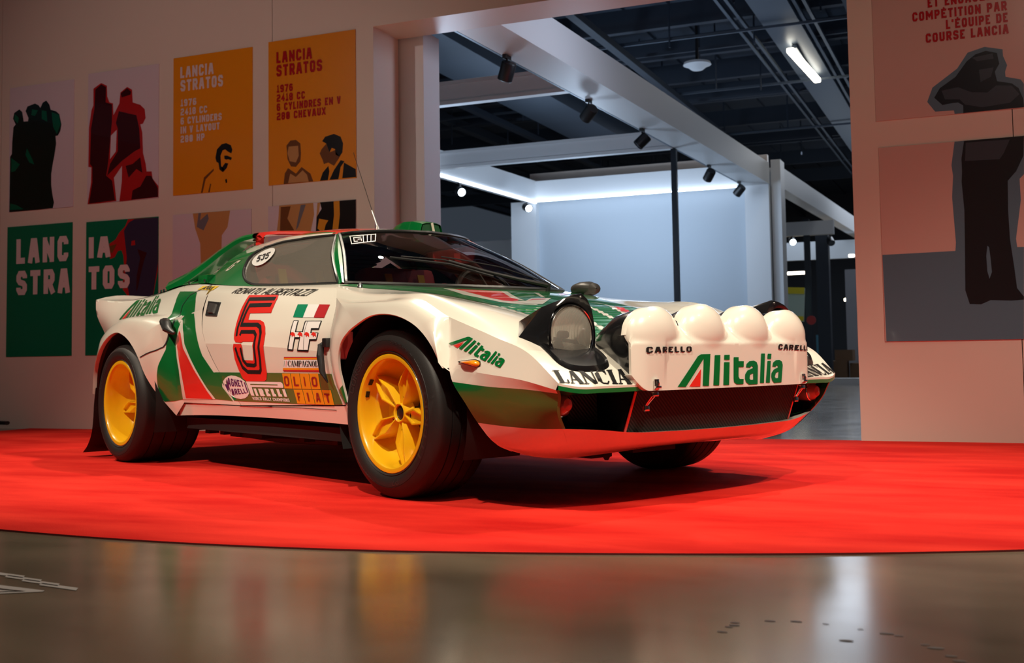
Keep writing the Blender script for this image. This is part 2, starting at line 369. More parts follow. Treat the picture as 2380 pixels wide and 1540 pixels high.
# ---- front body rows (x, w, z), w = half width
rC = curve([(-.29, 0, .765), (-.10, 0, .730), (.08, 0, .694), (.28, 0, .648), (.45, 0, .603), (.62, 0, .540), (.78, 0, .465), (.90, 0, .400)], N)
rH = curve([(-.34, .28, .768), (-.12, .28, .731), (.07, .28, .694), (.27, .28, .648), (.44, .28, .603), (.61, .28, .540), (.77, .28, .463), (.885, .28, .396)], N)
rS = curve([(-.53, .59, .782), (-.25, .55, .743), (-.02, .55, .713), (.2, .55, .678), (.386, .55, .638), (.53, .55, .585), (.70, .56, .495), (.85, .57, .393)], N)
rR = curve([(-.595, .613, .785), (-.27, .655, .735), (-.05, .655, .718), (.17, .665, .697), (.36, .67, .648), (.53, .67, .582), (.69, .67, .503), (.835, .655, .393)], N)
rK = curve([(-.50, .668, .757), (-.27, .695, .726), (-.06, .70, .715), (.15, .705, .704), (.355, .71, .640), (.545, .71, .567), (.695, .71, .502), (.825, .69, .398)], N)
rSH = curve([(-.45, .70, .722), (-.27, .725, .702), (-.08, .735, .695), (.12, .735, .692), (.318, .748, .620), (.555, .745, .546), (.70, .742, .497), (.812, .722, .405)], N, crease={4})
rH2 = curve([(-.43, .47, .775), (-.18, .44, .738), (.03, .44, .700), (.23, .44, .658), (.41, .44, .614), (.57, .44, .555), (.735, .44, .476), (.868, .44, .394)], N)
body = MB()
top = loft([rC, rH, rH2, rS, rR, rK, rSH], 4)
for i_, row in enumerate(top[:13]):                # pressed cross ribs on the front lid
    for p in row:
        if .13 < p.x < .66 and p.y < .47:
            ph = ((p.x-.13)/.044) % 1.0; k_ = min(1, (.47-p.y)/.05)*min(1, (p.x-.13)/.06)
            p.z += k_*.0075*(math.sin(PI*ph)**.6 - .45)
grid(body, top, both=True)
nose_edge = [r[-1] for r in top]
# flare (polar patch round the wheel opening)
DF = [(-.285, .765, .318), (-.325, .772, .37), (-.345, .785, .448), (-.355, .790, .513), (-.36, .780, .595), (-.39, .745, .66), (-.45, .70, .722)]
dDF = curve(DF, N)
FO = dDF + rSH[1:4*N+1] + curve([rSH[4*N], (.330, .778, .53), (.350, .801, .452)], N)[1:]
FLp = [(-.262, .775, .33), (-.278, .785, .40), (-.285, .795, .455), (-.28, .80, .50), (-.255, .805, .545), (-.20, .808, .585), (-.14, .81, .61), (-.05, .812, .636), (.05, .812, .639), (.15, .812, .620), (.235, .812, .583), (.300, .81, .528), (.346, .808, .464)]
FL = curve(FLp, N)
FM = []
for i in range(len(FO)):
    k = i/N; b = max(0, min(1, (k-2)/4)); 
    FM.append((FO[i]+FL[i])*.5 + Vector((0, .006+.006*b, .013*b)))
fl = loft([FO, FM, FL], 5)
k_ = int(.93*N); grid(body, [r[:k_+1] for r in fl], mi=1, both=True); grid(body, [r[k_:] for r in fl], both=True)
# side of the nose: panel with lettering, then tucked-in lower side
aTop = rSH[4*N:]
aBot = curve([(.352, .776, .452), (.55, .775, .432), (.70, .755, .412), (.80, .722, .385)], N)
apan = loft([aTop, aBot], 4); grid(body, apan, both=True)
fe = FO[10*N:]; ae = curve([apan[0][0], apan[2][0], apan[4][0]], N)
grid(body, [fe, ae], both=True)
bTop = curve([(.385, .788, .408), (.55, .768, .393), (.69, .745, .386), (.797, .712, .374)], N)
bMid = curve([(.43, .772, .34), (.575, .75, .33), (.70, .725, .325), (.775, .695, .318)], N)
bBot = curve([(.455, .742, .277), (.60, .722, .268), (.70, .69, .264), (.75, .65, .264)], N)
bLow = curve([(.50, .70, .207), (.59, .675, .200), (.66, .63, .195), (.70, .575, .193)], N)
bEnd = curve([(.53, .67, .188), (.57, .61, .168), (.60, .55, .160), (.62, .50, .158)], N)
side = loft([aBot, bTop, bMid, bBot, bLow, bEnd], 4)
grid(body, side[:5], both=True); grid(body, side[4:13], mi=1, both=True); grid(body, side[12:], both=True)
# chin
cTop = curve([(.75, .65, .264), (.80, .54, .257), (.825, .43, .245), (.84, .25, .240), (.845, 0, .238)], N)
cLow = curve([(.70, .575, .193), (.745, .50, .198), (.775, .40, .200), (.79, .25, .2), (.795, 0, .2)], N)
cEnd = curve([(.62, .50, .158), (.66, .42, .165), (.69, .33, .172), (.70, .2, .178), (.70, 0, .18)], N)
grid(body, loft([cTop, cLow, cEnd], 5), both=True)
# nose lip and front corner upright
e2 = [Vector((p[0]-.002, p[1], p[2]-.020)) for p in nose_edge]; e3 = [Vector((p[0]-.07, p[1]*.99, p[2]-.028)) for p in nose_edge]
grid(body, [nose_edge, [lerp(a, b, .35) for a, b in zip(nose_edge, e2)]], both=True); grid(body, [[lerp(a, b, .35) for a, b in zip(nose_edge, e2)], e2, e3], mi=1, both=True)
fc = [r[-1] for r in side[:4*3+1]]            # front column of the lower side, from nose corner to chin
fc2 = [Vector((p[0]+.002, p[1]-.010, p[2])) for p in fc]; fc3 = [Vector((p[0]-.08, p[1]-.022, p[2])) for p in fc]
grid(body, [fc, fc2, fc3], mi=1, both=True)
# inner return of the chin top
grid(body, [cTop, [Vector((p[0]-.10, p[1]*.97, p[2]+.0)) for p in cTop]], both=True)
# arch return
lipline = FL + [r[0] for r in side][1:]
grid(body, [lipline, [Vector((p[0], p[1]-.004, p[2]-.003)) for p in lipline], [Vector((p[0], p[1]-.010, p[2]-.002)) for p in lipline]], both=True)
# sill piece behind the wheel, under the door line
grid(body, [[Vector((-.285, .765, .318)), Vector((-.262, .775, .33))], [Vector((-.30, .75, .25)), Vector((-.255, .765, .25))]], both=True)
front_body = finish('front_body', body, [WHITE, GREEN], car, 'ivory white nose section with wheel flares', angle=17)

# ---- door (one each side)
DR = [(-1.551, .665, .836), (-1.528, .715, .786), (-1.507, .748, .722), (-1.458, .775, .642), (-1.388, .79, .564), (-1.305, .785, .469), (-1.193, .77, .367), (-1.115, .76, .298)]
DFt = [(-.595, .613, .785), (-.50, .668, .757), (-.45, .70, .722), (-.39, .745, .66), (-.36, .780, .595), (-.355, .790, .513), (-.345, .785, .448), (-.325, .772, .37), (-.285, .765, .318)]
# nine rows: belt, upper shoulder, shoulder, upper, mid, crease, below crease, low, bottom
DR9 = [(-1.551, .665, .836), (-1.540, .695, .812), (-1.522, .722, .772), (-1.49, .755, .70), (-1.45, .778, .632), (-1.388, .792, .564), (-1.305, .785, .469), (-1.193, .772, .367), (-1.115, .76, .298)]
DM9 = [(-.90, .638, .797), (-.90, .682, .777), (-.90, .716, .737), (-.90, .752, .675), (-.89, .780, .610), (-.89, .797, .545), (-.87, .787, .455), (-.82, .772, .368), (-.78, .762, .306)]
DQ9 = [(-1.22, .658, .812), (-1.22, .694, .792), (-1.21, .724, .754), (-1.20, .757, .688), (-1.18, .781, .622), (-1.15, .796, .557), (-1.10, .787, .462), (-1.02, .773, .367), (-.95, .761, .302)]
G = .003
def shrink(pts, dx): return [(p[0]+dx, p[1], p[2]) for p in pts]
drows = []
f9 = shrink(DFt, -G); r9 = shrink(DR9, G)
for i in range(9):
    drows.append(curve([r9[i], DQ9[i], DM9[i], f9[i]], 10))
def make_door(s):
    bm = MB(); g = loft(drows, 5, crease={5})
    grid(bm, g, side=s)
    # edge return all round
    per = [r[0] for r in g] + g[-1][1:] + [r[-1] for r in g][::-1][1:] + g[0][::-1][1:]
    inn = [Vector((p[0]*.999-.0008, p[1]-.025, p[2])) for p in per]
    grid(bm, [per, inn], side=s)
    return finish('door', bm, WHITE, car, 'white door of the side towards the camera, carrying the number 5' if s < 0 else 'white door of the far side', angle=8)
doorR = make_door(-1); doorL = make_door(1)

# ---- sill under the door
bm = MB()
s0 = curve([(-1.745, .755, .290), (-1.66, .757, .293), (-1.118, .759, .294), (-.78, .760, .300), (-.285, .763, .313)], N)
s1 = curve([(-1.735, .752, .236), (-1.64, .750, .240), (-1.10, .745, .250), (-.72, .745, .250), (-.27, .750, .245)], N)
s2 = [Vector((p[0], p[1]-.06, p[2]-.004)) for p in s1]
s3 = [Vector((p[0], p[1]-.045, p[2]-.095)) for p in s2]
grid(bm, [[Vector((p[0], p[1]-.02, p[2]+.004)) for p in s0], s0, s1, s2], both=True)
finish('sill', bm, WHITE, car, 'white sill strip under the doors')

# ---- rear body
rear = MB()
belt = curve([(-1.551, .665, .836), (-1.66, .662, .845), (-1.90, .655, .852), (-2.12, .66, .832), (-2.35, .66, .815), (-2.62, .668, .812), (-2.95, .695, .835)], N)
sh1 = curve([(-1.528, .715, .786), (-1.66, .708, .800), (-1.87, .706, .800), (-2.10, .71, .782), (-2.34, .71, .757), (-2.60, .70, .748), (-2.945, .695, .77)], N)
lowr = curve([(-1.507, .748, .722), (-1.69, .748, .70), (-1.86, .765, .712), (-2.09, .77, .715), (-2.33, .765, .69), (-2.56, .745, .65), (-2.90, .655, .632)], N)
grid(rear, loft([belt, sh1, lowr], 6), both=True)
DRl = curve(DR[2:], N)
Oq = curve([(-1.69, .748, .70), (-1.72, .785, .60), (-1.71, .79, .52), (-1.70, .79, .44), (-1.695, .78, .355), (-1.66, .765, .298)], N)
Oq5 = curve([DRl[0], DRl[N*1], DRl[N*2], DRl[N*3], DRl[N*4], DRl[N*5]], N)
midq = []
for a, b in zip(Oq5, Oq): midq.append((a+b)*.5 + Vector((0, .002, 0)))
grid(rear, loft([Oq5, midq, Oq], 5), both=True)
RO = [Oq[5*N-i] for i in range(5*N+1)] + lowr[N+1:5*N+1] + curve([lowr[5*N], (-2.62, .77, .50), (-2.58, .80, .35)], N)[1:]
RLp = [(-1.745, .765, .236), (-1.80, .80, .30), (-1.84, .835, .36), (-1.872, .865, .43), (-1.905, .88, .499), (-1.96, .885, .555), (-2.06, .885, .609), (-2.16, .885, .632), (-2.28, .885, .612), (-2.40, .885, .54), (-2.475, .88, .44), (-2.49, .88, .33)]
RL = curve(RLp, N)
bul = [0, .004, .010, .018, .028, .034, .034, .034, .030, .026, .016, .01]
RM = []
for i in range(len(RO)):
    k = i/N; j = min(int(k), 10); f = k-j; b = bul[j]*(1-f)+bul[j+1]*f
    up_ = .6 if k > 4 else 0
    RM.append((RO[i]+RL[i])*.5 + Vector((.25*b if k < 6 else 0, b, b*up_)))
rfl = loft([RO, RM, RL], 6)
grid(rear, rfl, both=True)
grid(rear, [RL, [Vector((p[0], p[1]-.006, p[2]-.003)) for p in RL], [Vector((p[0], p[1]-.02, p[2]-.002)) for p in RL]], both=True)
tcol = curve([(-2.90, .655, .632), (-2.88, .64, .48), (-2.84, .63, .36)], N)
grid(rear, [[RO[9*N+i] for i in range(2*N+1)], tcol], both=True)
# rear deck and ducktail
deck = [curve([(-1.95, 0, .92), (-2.12, 0, .90), (-2.35, 0, .865), (-2.62, 0, .83), (-2.80, 0, .83), (-2.96, 0, .865)], N),
        curve([(-1.95, .40, .915), (-2.12, .40, .893), (-2.35, .40, .86), (-2.62, .40, .828), (-2.80, .40, .828), (-2.96, .40, .862)], N),
        curve([(-1.92, .58, .885), (-2.12, .59, .865), (-2.35, .59, .842), (-2.62, .60, .825), (-2.80, .61, .828), (-2.955, .62, .855)], N)]
b5 = belt[2*N:]                      # 4 segments; resample to 5
b5 = curve([belt[2*N], belt[3*N], belt[4*N], belt[5*N], belt[5*N+N//2], belt[6*N]], N)
grid(rear, loft(deck+[b5], 5), both=True)
# tail panel
tl = [deck[0][-1], deck[1][-1], deck[2][-1], b5[-1]]
grid(rear, [tl, [Vector((-2.945, p[1], .77)) for p in tl], [Vector((-2.90, p[1]*.945, .632)) for p in tl], [Vector((-2.84, p[1]*.92, .36)) for p in tl]], both=True)
# C pillar: window rear edge back to the louvre line
cp0 = curve([(-.595, .613, .785), (-.90, .638, .797), (-1.22, .658, .812), (-1.551, .665, .836), (-1.72, .66, .848), (-1.90, .655, .852)], N)
finish('rear_body', rear, WHITE, car, 'white rear section with wheel flares and upturned tail')

# ---- greenhouse side as a mapped surface: s along x, t up
bx = [(-.565, .605, .785), (-.90, .638, .797), (-1.22, .658, .812), (-1.551, .660, .840), (-1.63, .65, .848), (-1.70, .63, .858)]
rx = [(-.955, .372, 1.035), (-1.10, .388, 1.046), (-1.25, .392, 1.050), (-1.42, .393, 1.050), (-1.58, .393, 1.048), (-1.74, .39, 1.042)]
gb = curve(bx, 16); gr = curve(rx, 16)
gm = [(a+b)*.5 + Vector((0, .012, .010)) for a, b in zip(gb, gr)]
gsurf = loft([gb, gm, gr], 14)
ghx = [(p.x, p.z) for r in gsurf for p in r]
gbm = MB(); grid(gbm, gsurf, side=-1); bmesh.ops.triangulate(gbm, faces=gbm.faces)
gtree = BVHTree.FromBMesh(gbm); gbm.free()
def ghw(x, z):
    h = gtree.ray_cast(Vector((x, -3, z)), Vector((0, 1, 0)))[0]
    if h is None: h = gtree.find_nearest(Vector((x, -.5, z)))[0]
    return -h.y
WIN = [(-.962, 1.031), (-.590, .790), (-.836, .798), (-1.108, .812), (-1.225, .823), (-1.315, .848), (-1.39, .890), (-1.44, .930), (-1.475, .965), (-1.49, .990), (-1.48, 1.008), (-1.43, 1.022), (-1.20, 1.032)]
def dense2(poly, n=6, sharp=(0, 1)):
    pts = [Vector((p[0], 0, p[1])) for p in poly]; out = []
    seq = pts + [pts[0]]
    a = curve([seq[0], seq[1]], n*2)[:-1]
    b = curve(seq[1:], n)
    return [(p.x, p.z) for p in a+b[:-1]]
win = dense2(WIN)
# quarter/roof side shell with a window hole: grid cells clipped by distance -> build as ring between window outline and outer border
def gh3(x, z, off=0): return Vector((x, ghw(x, z)+off, z))
outer = []
cx, cz = -1.08, .90
border3 = list(gb) + [r[-1] for r in gsurf][1:] + list(gr)[::-1][1:] + [r[0] for r in gsurf][::-1][1:-1]
border = [(p.x, p.z) for p in border3]
def ray_hit(poly, dx, dz):
    best = None
    for i in range(len(poly)):
        x1, z1 = poly[i]; x2, z2 = poly[(i+1) % len(poly)]
        ex, ez = x2-x1, z2-z1; den = dx*ez-dz*ex
        if abs(den) < 1e-12: continue
        t = ((x1-cx)*ez-(z1-cz)*ex)/den; u = ((x1-cx)*dz-(z1-cz)*dx)/den
        if t > 0 and -1e-6 <= u <= 1+1e-6 and (best is None or t > best[0]): best = (t, i, u)
    return best
def greenhouse_side(s):
    bm = MB(); rings = [[] for _ in range(6)]
    angs = sorted(set([math.atan2(z-cz, x-cx) for x, z in win] + [math.atan2(z-cz, x-cx) for x, z in border]))
    for a in angs:
        dx, dz = math.cos(a), math.sin(a); tw = ray_hit(win, dx, dz)[0]; hb = ray_hit(border, dx, dz); tb = hb[0]
        e3 = lerp(border3[hb[1]], border3[(hb[1]+1) % len(border3)], hb[2])
        if tb < tw+.003: tw = tb-.003
        for k in range(6):
            if k == 5: rings[k].append(e3.copy()); continue
            t = lerp(tw, tb, k/5); x, z = cx+dx*t, cz+dz*t
            rings[k].append(gh3(x, z))
    grid(bm, rings, closed=True, side=s)
    return finish('cabin_side', bm, GREEN, car, 'green pillar and quarter panel around the side window')
cabR = greenhouse_side(-1); cabL = greenhouse_side(1)
def side_glass(s):
    bm = MB(); rings = []
    for k in range(6):
        rings.append([gh3(lerp(cx, x, .02+.98*k/5), lerp(cz, z, .02+.98*k/5), -.004) for x, z in win])
    grid(bm, rings, closed=True, side=s)
    bm.faces.new([bm.verts.new((p.x, s*p.y, p.z)) for p in rings[0]])
    g = finish('side_window', bm, PLEXI, car)
    bm = MB(); tube(bm, [(p.x, s*(p.y+.002), p.z) for p in [gh3(x, z) for x, z in win]], .0065, 6, closed=True)
    finish('window_seal', bm, SEAL, g)
    return g
side_glass(-1); side_glass(1)

# ---- roof
bm = MB()
ro = [curve([(-.80, 0, 1.052), (-1.0, 0, 1.083), (-1.2, 0, 1.098), (-1.45, 0, 1.096), (-1.70, 0, 1.075)], N),
      curve([(-.83, .15, 1.050), (-1.02, .15, 1.079), (-1.2, .15, 1.094), (-1.45, .15, 1.092), (-1.70, .15, 1.072)], N),
      curve([(-.88, .28, 1.045), (-1.04, .29, 1.068), (-1.2, .29, 1.080), (-1.45, .29, 1.079), (-1.72, .29, 1.062)], N),
      curve([(-.93, .36, 1.038), (-1.06, .372, 1.053), (-1.22, .376, 1.060), (-1.45, .376, 1.059), (-1.735, .372, 1.048)], N),
      curve([(-.955, .372, 1.033), (-1.10, .390, 1.045), (-1.25, .394, 1.049), (-1.45, .395, 1.049), (-1.74, .392, 1.041)], N)]
roofg = loft(ro, 5)
grid(bm, roofg, both=True)
grid(bm, [[r[-1] for r in roofg], [Vector((r[-1].x-.005, r[-1].y, r[-1].z-.03)) for r in roofg]], both=True)
roof = finish('roof', bm, GREEN, car, 'green roof panel with red and white stripes')

# ---- windscreen
wb = [(-.285, 0, .772), (-.335, .28, .775), (-.43, .47, .781), (-.548, .594, .789)]
wt = [(-.80, 0, 1.050), (-.825, .15, 1.048), (-.880, .28, 1.043), (-.952, .370, 1.034)]
wB = curve(wb, 10); wT = curve(wt, 10)
wM = [(a+b)*.5 + Vector((.010, 0, .012)) for a, b in zip(wB, wT)]
wg = loft([wB, wM, wT], 8)
bm = MB(); grid(bm, wg, both=True)
ws = finish('windscreen', bm, GLASS, car, 'deeply curved windscreen')
bm = MB()
per = wB + [r[-1] for r in wg][1:] + wT[::-1][1:]
loop = per + [Vector((p.x, -p.y, p.z)) for p in per[::-1][1:-1]]
tube(bm, loop, .009, 6, closed=True)
finish('windscreen_seal', bm, SEAL, ws, 'black rubber seal')
pil = [Vector(p) for p in curve([(-.575, .607, .787), (-.78, .505, .92), (-.965, .375, 1.035)], 10)]
pil2 = [r[-1] for r in wg]; pil2 = curve([pil2[0], pil2[len(pil2)//2], pil2[-1]], 10)
PILL = []
for s in (-1, 1):
    bm = MB(); grid(bm, [pil, [(a+b)*.5+Vector((.004, .006, .004)) for a, b in zip(pil, pil2)], pil2], side=s)
    PILL.append(finish('windscreen_pillar', bm, GREEN, car, 'green pillar between windscreen and side window'))
# ---- surface lookup on the finished body
def world_tree(objs):
    bm = MB()
    for o in objs:
        b2 = MB(); b2.from_mesh(o.data); me = bpy.data.meshes.new('tmp'); b2.to_mesh(me); b2.free(); bm.from_mesh(me); bpy.data.meshes.remove(me)
    bmesh.ops.triangulate(bm, faces=bm.faces); t = BVHTree.FromBMesh(bm); bm.free(); return t
BODY = world_tree([front_body, doorR, doorL, cabR, cabL, roof] + [o for o in car.children if o.name.startswith(('rear_body', 'sill', 'windscreen_pillar'))])
def topz(x, y, z0=2.0, default=None):
    h = BODY.ray_cast(Vector((x, y, z0)), Vector((0, 0, -1)))
    return h[0].z if h[0] else default
# ---- headlight pods
def pod(s):
    plate = [(.448, .455), (.448, .57), (.460, .635), (.480, .668), (.503, .684), (.535, .680), (.575, .667), (.615, .640), (.640, .60), (.650, .53), (.650, .455)]
    X = .688
    bm = MB()
    fr = [bm.verts.new((X, w_, z)) for w_, z in plate]
    bk = [bm.verts.new(p) for p in [(.60, .700, .538), (.645, .632, .640), (.50, .60, .600), (.47, .46, .625), (.60, .46, .53), (.66, .648, .46), (.56, .655, .57)]]
    r = bmesh.ops.convex_hull(bm, input=bm.verts)
    dl = [f for f in bm.faces if all(abs(v.co.x-X) < 1e-5 for v in f.verts)]
    bmesh.ops.delete(bm, geom=dl, context='FACES_ONLY')
    bmesh.ops.delete(bm, geom=[v for v in bm.verts if not v.link_faces], context='VERTS')
    c = Vector((X, .548, .553)); R = .0965
    # annulus
    out = [Vector((X, w_, z)) for w_, z in plate]
    od = []
    for i in range(len(out)):
        for k in range(6): od.append(lerp(out[i], out[(i+1) % len(out)], k/6))
    def ring(rad, x): 
        res = []
        for p in od:
            a = math.atan2(p.z-c.z, p.y-c.y); res.append(Vector((x, c.y+rad*math.cos(a), c.z+rad*math.sin(a))))
        return res
    mid = [(p*.45+q*.55)+Vector((.007, 0, 0)) for p, q in zip(od, ring(R+.008, X))]
    grid(bm, [od, [lerp(p, q, .12)+Vector((.007, 0, 0)) for p, q in zip(od, mid)], mid, ring(R+.006, X+.003), ring(R+.002, X-.004), ring(R, X-.03)], closed=True)
    bmesh.ops.remove_doubles(bm, verts=bm.verts, dist=.0006)
    for v in bm.verts: v.co.y *= s
    p = finish('headlight_pod', bm, BLACKP, car, 'raised black headlight pod, nearer one' if s < 0 else 'raised black headlight pod, farther one', angle=28)
    # lens
    bm = MB(); o = (X, s*c.y, c.z)
    lathe(bm, [(R-.001, -.012), (R-.0005, .004), (R-.003, .008), (R-.006, .006)], 48, 'X', o)
    finish('headlight_ring', bm, CHROME, p, 'thin chrome ring')
    bm = MB(); lathe(bm, [(.002, -.055), (.02, -.054), (.045, -.045), (.070, -.03), (.088, -.005), (.092, .0)], 48, 'X', o)
    lathe(bm, [(.001, -.02), (.012, -.02), (.014, -.05)], 20, 'X', o, mi=1)
    finish('headlight_reflector', bm, [REFL, DARKM], p, 'silver reflector')
    bm = MB(); lathe(bm, [(.001, .016), (.03, .0145), (.058, .011), (.080, .006), (.090, .001)], 48, 'X', o)
    finish('headlight_lens', bm, LENS, p, 'ribbed glass lens')
    bm = MB()
    for w_, z in ((.470, .487), (.628, .482), (.51, .672)):
        lathe(bm, [(.0001, .0035), (.003, .0035), (.0045, .001), (.0045, -.004)], 10, 'X', (X+.008, s*w_, z))
    finish('screw', bm, STEEL, p, kind='stuff')
    # tray lying on the nose
    poly = [(.62, .652), (.70, .664), (.752, .660), (.772, .640), (.785, .60), (.79, .55), (.785, .49), (.77, .462), (.74, .448), (.66, .446)]
    pd = curve([(a, b, 0) for a, b in poly], 5); bm = MB()
    cc = Vector((.69, .555, 0)); rows = []
    for k, h in ((0, .008), (.5, .010), (.90, .008), (.955, .016), (1.0, .004), (1.0, -.02)):
        row = []
        for q in pd:
            u = lerp(cc, q, max(k, .02)); z = topz(u.x, s*min(u.y, .70), 1, .45); row.append(Vector((u.x, u.y, z+h)))
        rows.append(row)
    grid(bm, rows, closed=True, side=s); finish('headlight_tray', bm, BLACKP, p, 'black recess lip under the headlight')
def reflmat():
    m = mat('lamp_reflector', (1, .95, .84), rough=.42, metal=.5); n, l, b = nodes(m)
    t = n.new('ShaderNodeTexCoord'); w_ = n.new('ShaderNodeTexWave'); w_.bands_direction = 'Y'; w_.inputs['Scale'].default_value = 38
    w_.inputs['Distortion'].default_value = .6; u = n.new('ShaderNodeBump'); u.inputs['Strength'].default_value = .9; u.inputs['Distance'].default_value = .004
    l.new(t.outputs['Object'], w_.inputs['Vector']); l.new(w_.outputs['Fac'], u.inputs['Height']); l.new(u.outputs[0], b.inputs['Normal']); return m
REFL = reflmat()
pod(-1); pod(1)

# ---- four-lamp cover and the black lamp housings behind it
LW = (-.345, -.118, .118, .345)
def smax(a, b, k=.012):
    h = max(k-abs(a-b), 0)/k; return max(a, b)+h*h*k*.25
def cover_top(w_):
    z = .585 if abs(w_) < .40 else .50
    for c in LW:
        d = (w_-c)/(.112 if abs(c) < .2 else .119); r = .098 if abs(c) < .2 else .090
        if abs(d) < 1: z = max(z, (.552 if abs(c) < .2 else .548)+r*math.sqrt(1-d*d))
    return z
def cover_x(w_, z):
    b = .912 - .12*w_*w_
    if z > .520: b -= (z-.520)*.85
    b -= max(0, abs(w_)-.41)**2*7
    x = b
    for c in LW:
        cz = .552 if abs(c) < .2 else .545
        rz = .100 if z > cz else .085
        q = 1-((w_-c)/(.113 if abs(c) < .2 else .120))**2-((z-cz)/rz)**2
        if abs(c) > .2 and abs(w_) > abs(c) and z < cz: q = 1-((w_-c)/.120)**2-((z-cz)/.26)**2
        if q > 0: x = smax(x, .852-.12*c*c+.066*math.sqrt(q), .010)
    return x
bm = MB(); rows = []
ws_ = [-.464+.928*i/150 for i in range(151)]
for j in range(61):
    t = j/60; row = []
    for w_ in ws_:
        zb = .374 + .05*max(0, (abs(w_)-.41)/.054)**2
        zt = cover_top(w_)
        if abs(w_) > .40: zt = max(zt, .548)
        z = lerp(zb, zt, 1-(1-t)**1.4)
        x = cover_x(w_, min(z, zt-.0004)); row.append(Vector((max(x, .845-.12*w_*w_), w_, z)))
    rows.append(row)
per = rows[-1]
rows.append([Vector((min(p.x, .845)-.02, p.y, p.z-.001)) for p in per])
rows.insert(0, [Vector((p.x-.03, p.y, p.z)) for p in rows[0]])
grid(bm, rows)
grid(bm, [[r[0] for r in rows], [Vector((r[0].x-.012, r[0].y+.003, r[0].z)) for r in rows]]); grid(bm, [[r[-1] for r in rows], [Vector((r[-1].x-.012, r[-1].y-.003, r[-1].z)) for r in rows]])
cover = finish('lamp_cover', bm, WHITE, car, 'white four-bulge lamp cover on the nose', angle=50)
for c in LW:
    bm = MB(); pts = []
    for x, r, z in ((.845, .084 if abs(c) > .2 else .092, .546), (.80, .084 if abs(c) > .2 else .092, .546), (.74, .078, .540), (.67, .052, .525), (.62, .03, .515), (.60, .012, .51)):
        for k in range(22):
            a = 2*PI*k/22; pts.append((x-.16*c*c, c+r*math.cos(a), z+r*math.sin(a)))
    o_ = .0 if abs(c) < .2 else math.copysign(.075, c)
    for y0 in (c-.06, c+.06+0): pts += [(.86, y0+o_*.3, .385), (.70, y0, .47)]
    for p in pts: bm.verts.new(p)
    bmesh.ops.convex_hull(bm, input=bm.verts)
    bmesh.ops.delete(bm, geom=[v for v in bm.verts if not v.link_faces], context='VERTS')
    finish('lamp_housing', bm, BLACKP, car, angle=45)
def latch(x, w_, z, s, tilt=.15):
    bm = MB()
    box(bm, (x+.004, s*w_, z), (.006, .020, .034), bev=.002); box(bm, (x+.010, s*w_, z-.008), (.010, .024, .008), bev=.002)
    tube(bm, [(x+.006, s*w_, z+.012), (x+.012, s*w_, z+.004), (x+.010, s*w_, z-.012)], .004, 6)
    box(bm, (x-.004, s*w_, z-.030), (.012, .026, .014), bev=.002)
    tube(bm, [(x-.002, s*(w_-.006), z-.03), (x-.025, s*(w_+.002), z-.055), (x-.04, s*(w_+.004), z-.072)], .0022, 6)
    tube(bm, [(x-.002, s*(w_+.008), z-.03), (x-.025, s*(w_+.010), z-.055), (x-.04, s*(w_+.010), z-.072)], .0022, 6)
    box(bm, (x-.036, s*(w_+.006), z-.075), (.010, .022, .016), bev=.002)
    finish('cover_latch', bm, CHROME, car, 'small chrome toggle latch under the lamp cover', merge=0)
latch(.896, .388, .393, -1); latch(.896, .388, .393, 1)
for sx in (-.232, .232):
    bm = MB(); box(bm, (.815, sx, .596), (.030, .022, .012), bev=.002); tube(bm, [(.83, sx, .60), (.85, sx, .590), (.855, sx, .578)], .004, 6)
    finish('cover_clip', bm, SEAL, car, 'small dark clip between two lamp bulges', merge=0)

# ---- grille, intakes, fog lamps
def meshmat():
    m = mat('fine_mesh', (.006, .005, .005), rough=.6, spec=.2); n, l, b = nodes(m)
    t = n.new('ShaderNodeTexCoord'); a = n.new('ShaderNodeTexWave'); a.bands_direction = 'DIAGONAL'; a.inputs['Scale'].default_value = 42
    r = n.new('ShaderNodeValToRGB'); r.color_ramp.elements[0].color = (.002, .002, .002, 1); r.color_ramp.elements[1].color = (.030, .024, .022, 1)
    u = n.new('ShaderNodeBump'); u.inputs['Strength'].default_value = .6; u.inputs['Distance'].default_value = .003
    l.new(t.outputs['Object'], a.inputs['Vector']); l.new(a.outputs['Fac'], r.inputs[0]); l.new(r.outputs[0], b.inputs['Base Color'])
    l.new(a.outputs['Fac'], u.inputs['Height']); l.new(u.outputs[0], b.inputs['Normal']); return m
MESH = meshmat()
bm = MB()
gt = curve([(.852, -.425, .374), (.868, -.2, .372), (.872, 0, .372), (.868, .2, .372), (.852, .425, .374)], 8)
gb_ = curve([(.800, -.425, .243), (.822, -.2, .238), (.828, 0, .237), (.822, .2, .238), (.800, .425, .243)], 8)
grid(bm, loft([gt, gb_], 4)); finish('grille_mesh', bm, MESH, car, 'fine black mesh grille')
bm = MB()
for s in (-1, 1):
    for a, b in (((.845, .425, .372), (.795, .428, .240)),):
        tube(bm, [(a[0]+.002, s*a[1], a[2]), (b[0]+.002, s*b[1], b[2])], .0045, 8)
finish('grille_edge', bm, RED, car, kind='stuff')  # white edge coloured red to stand in for red bounce light
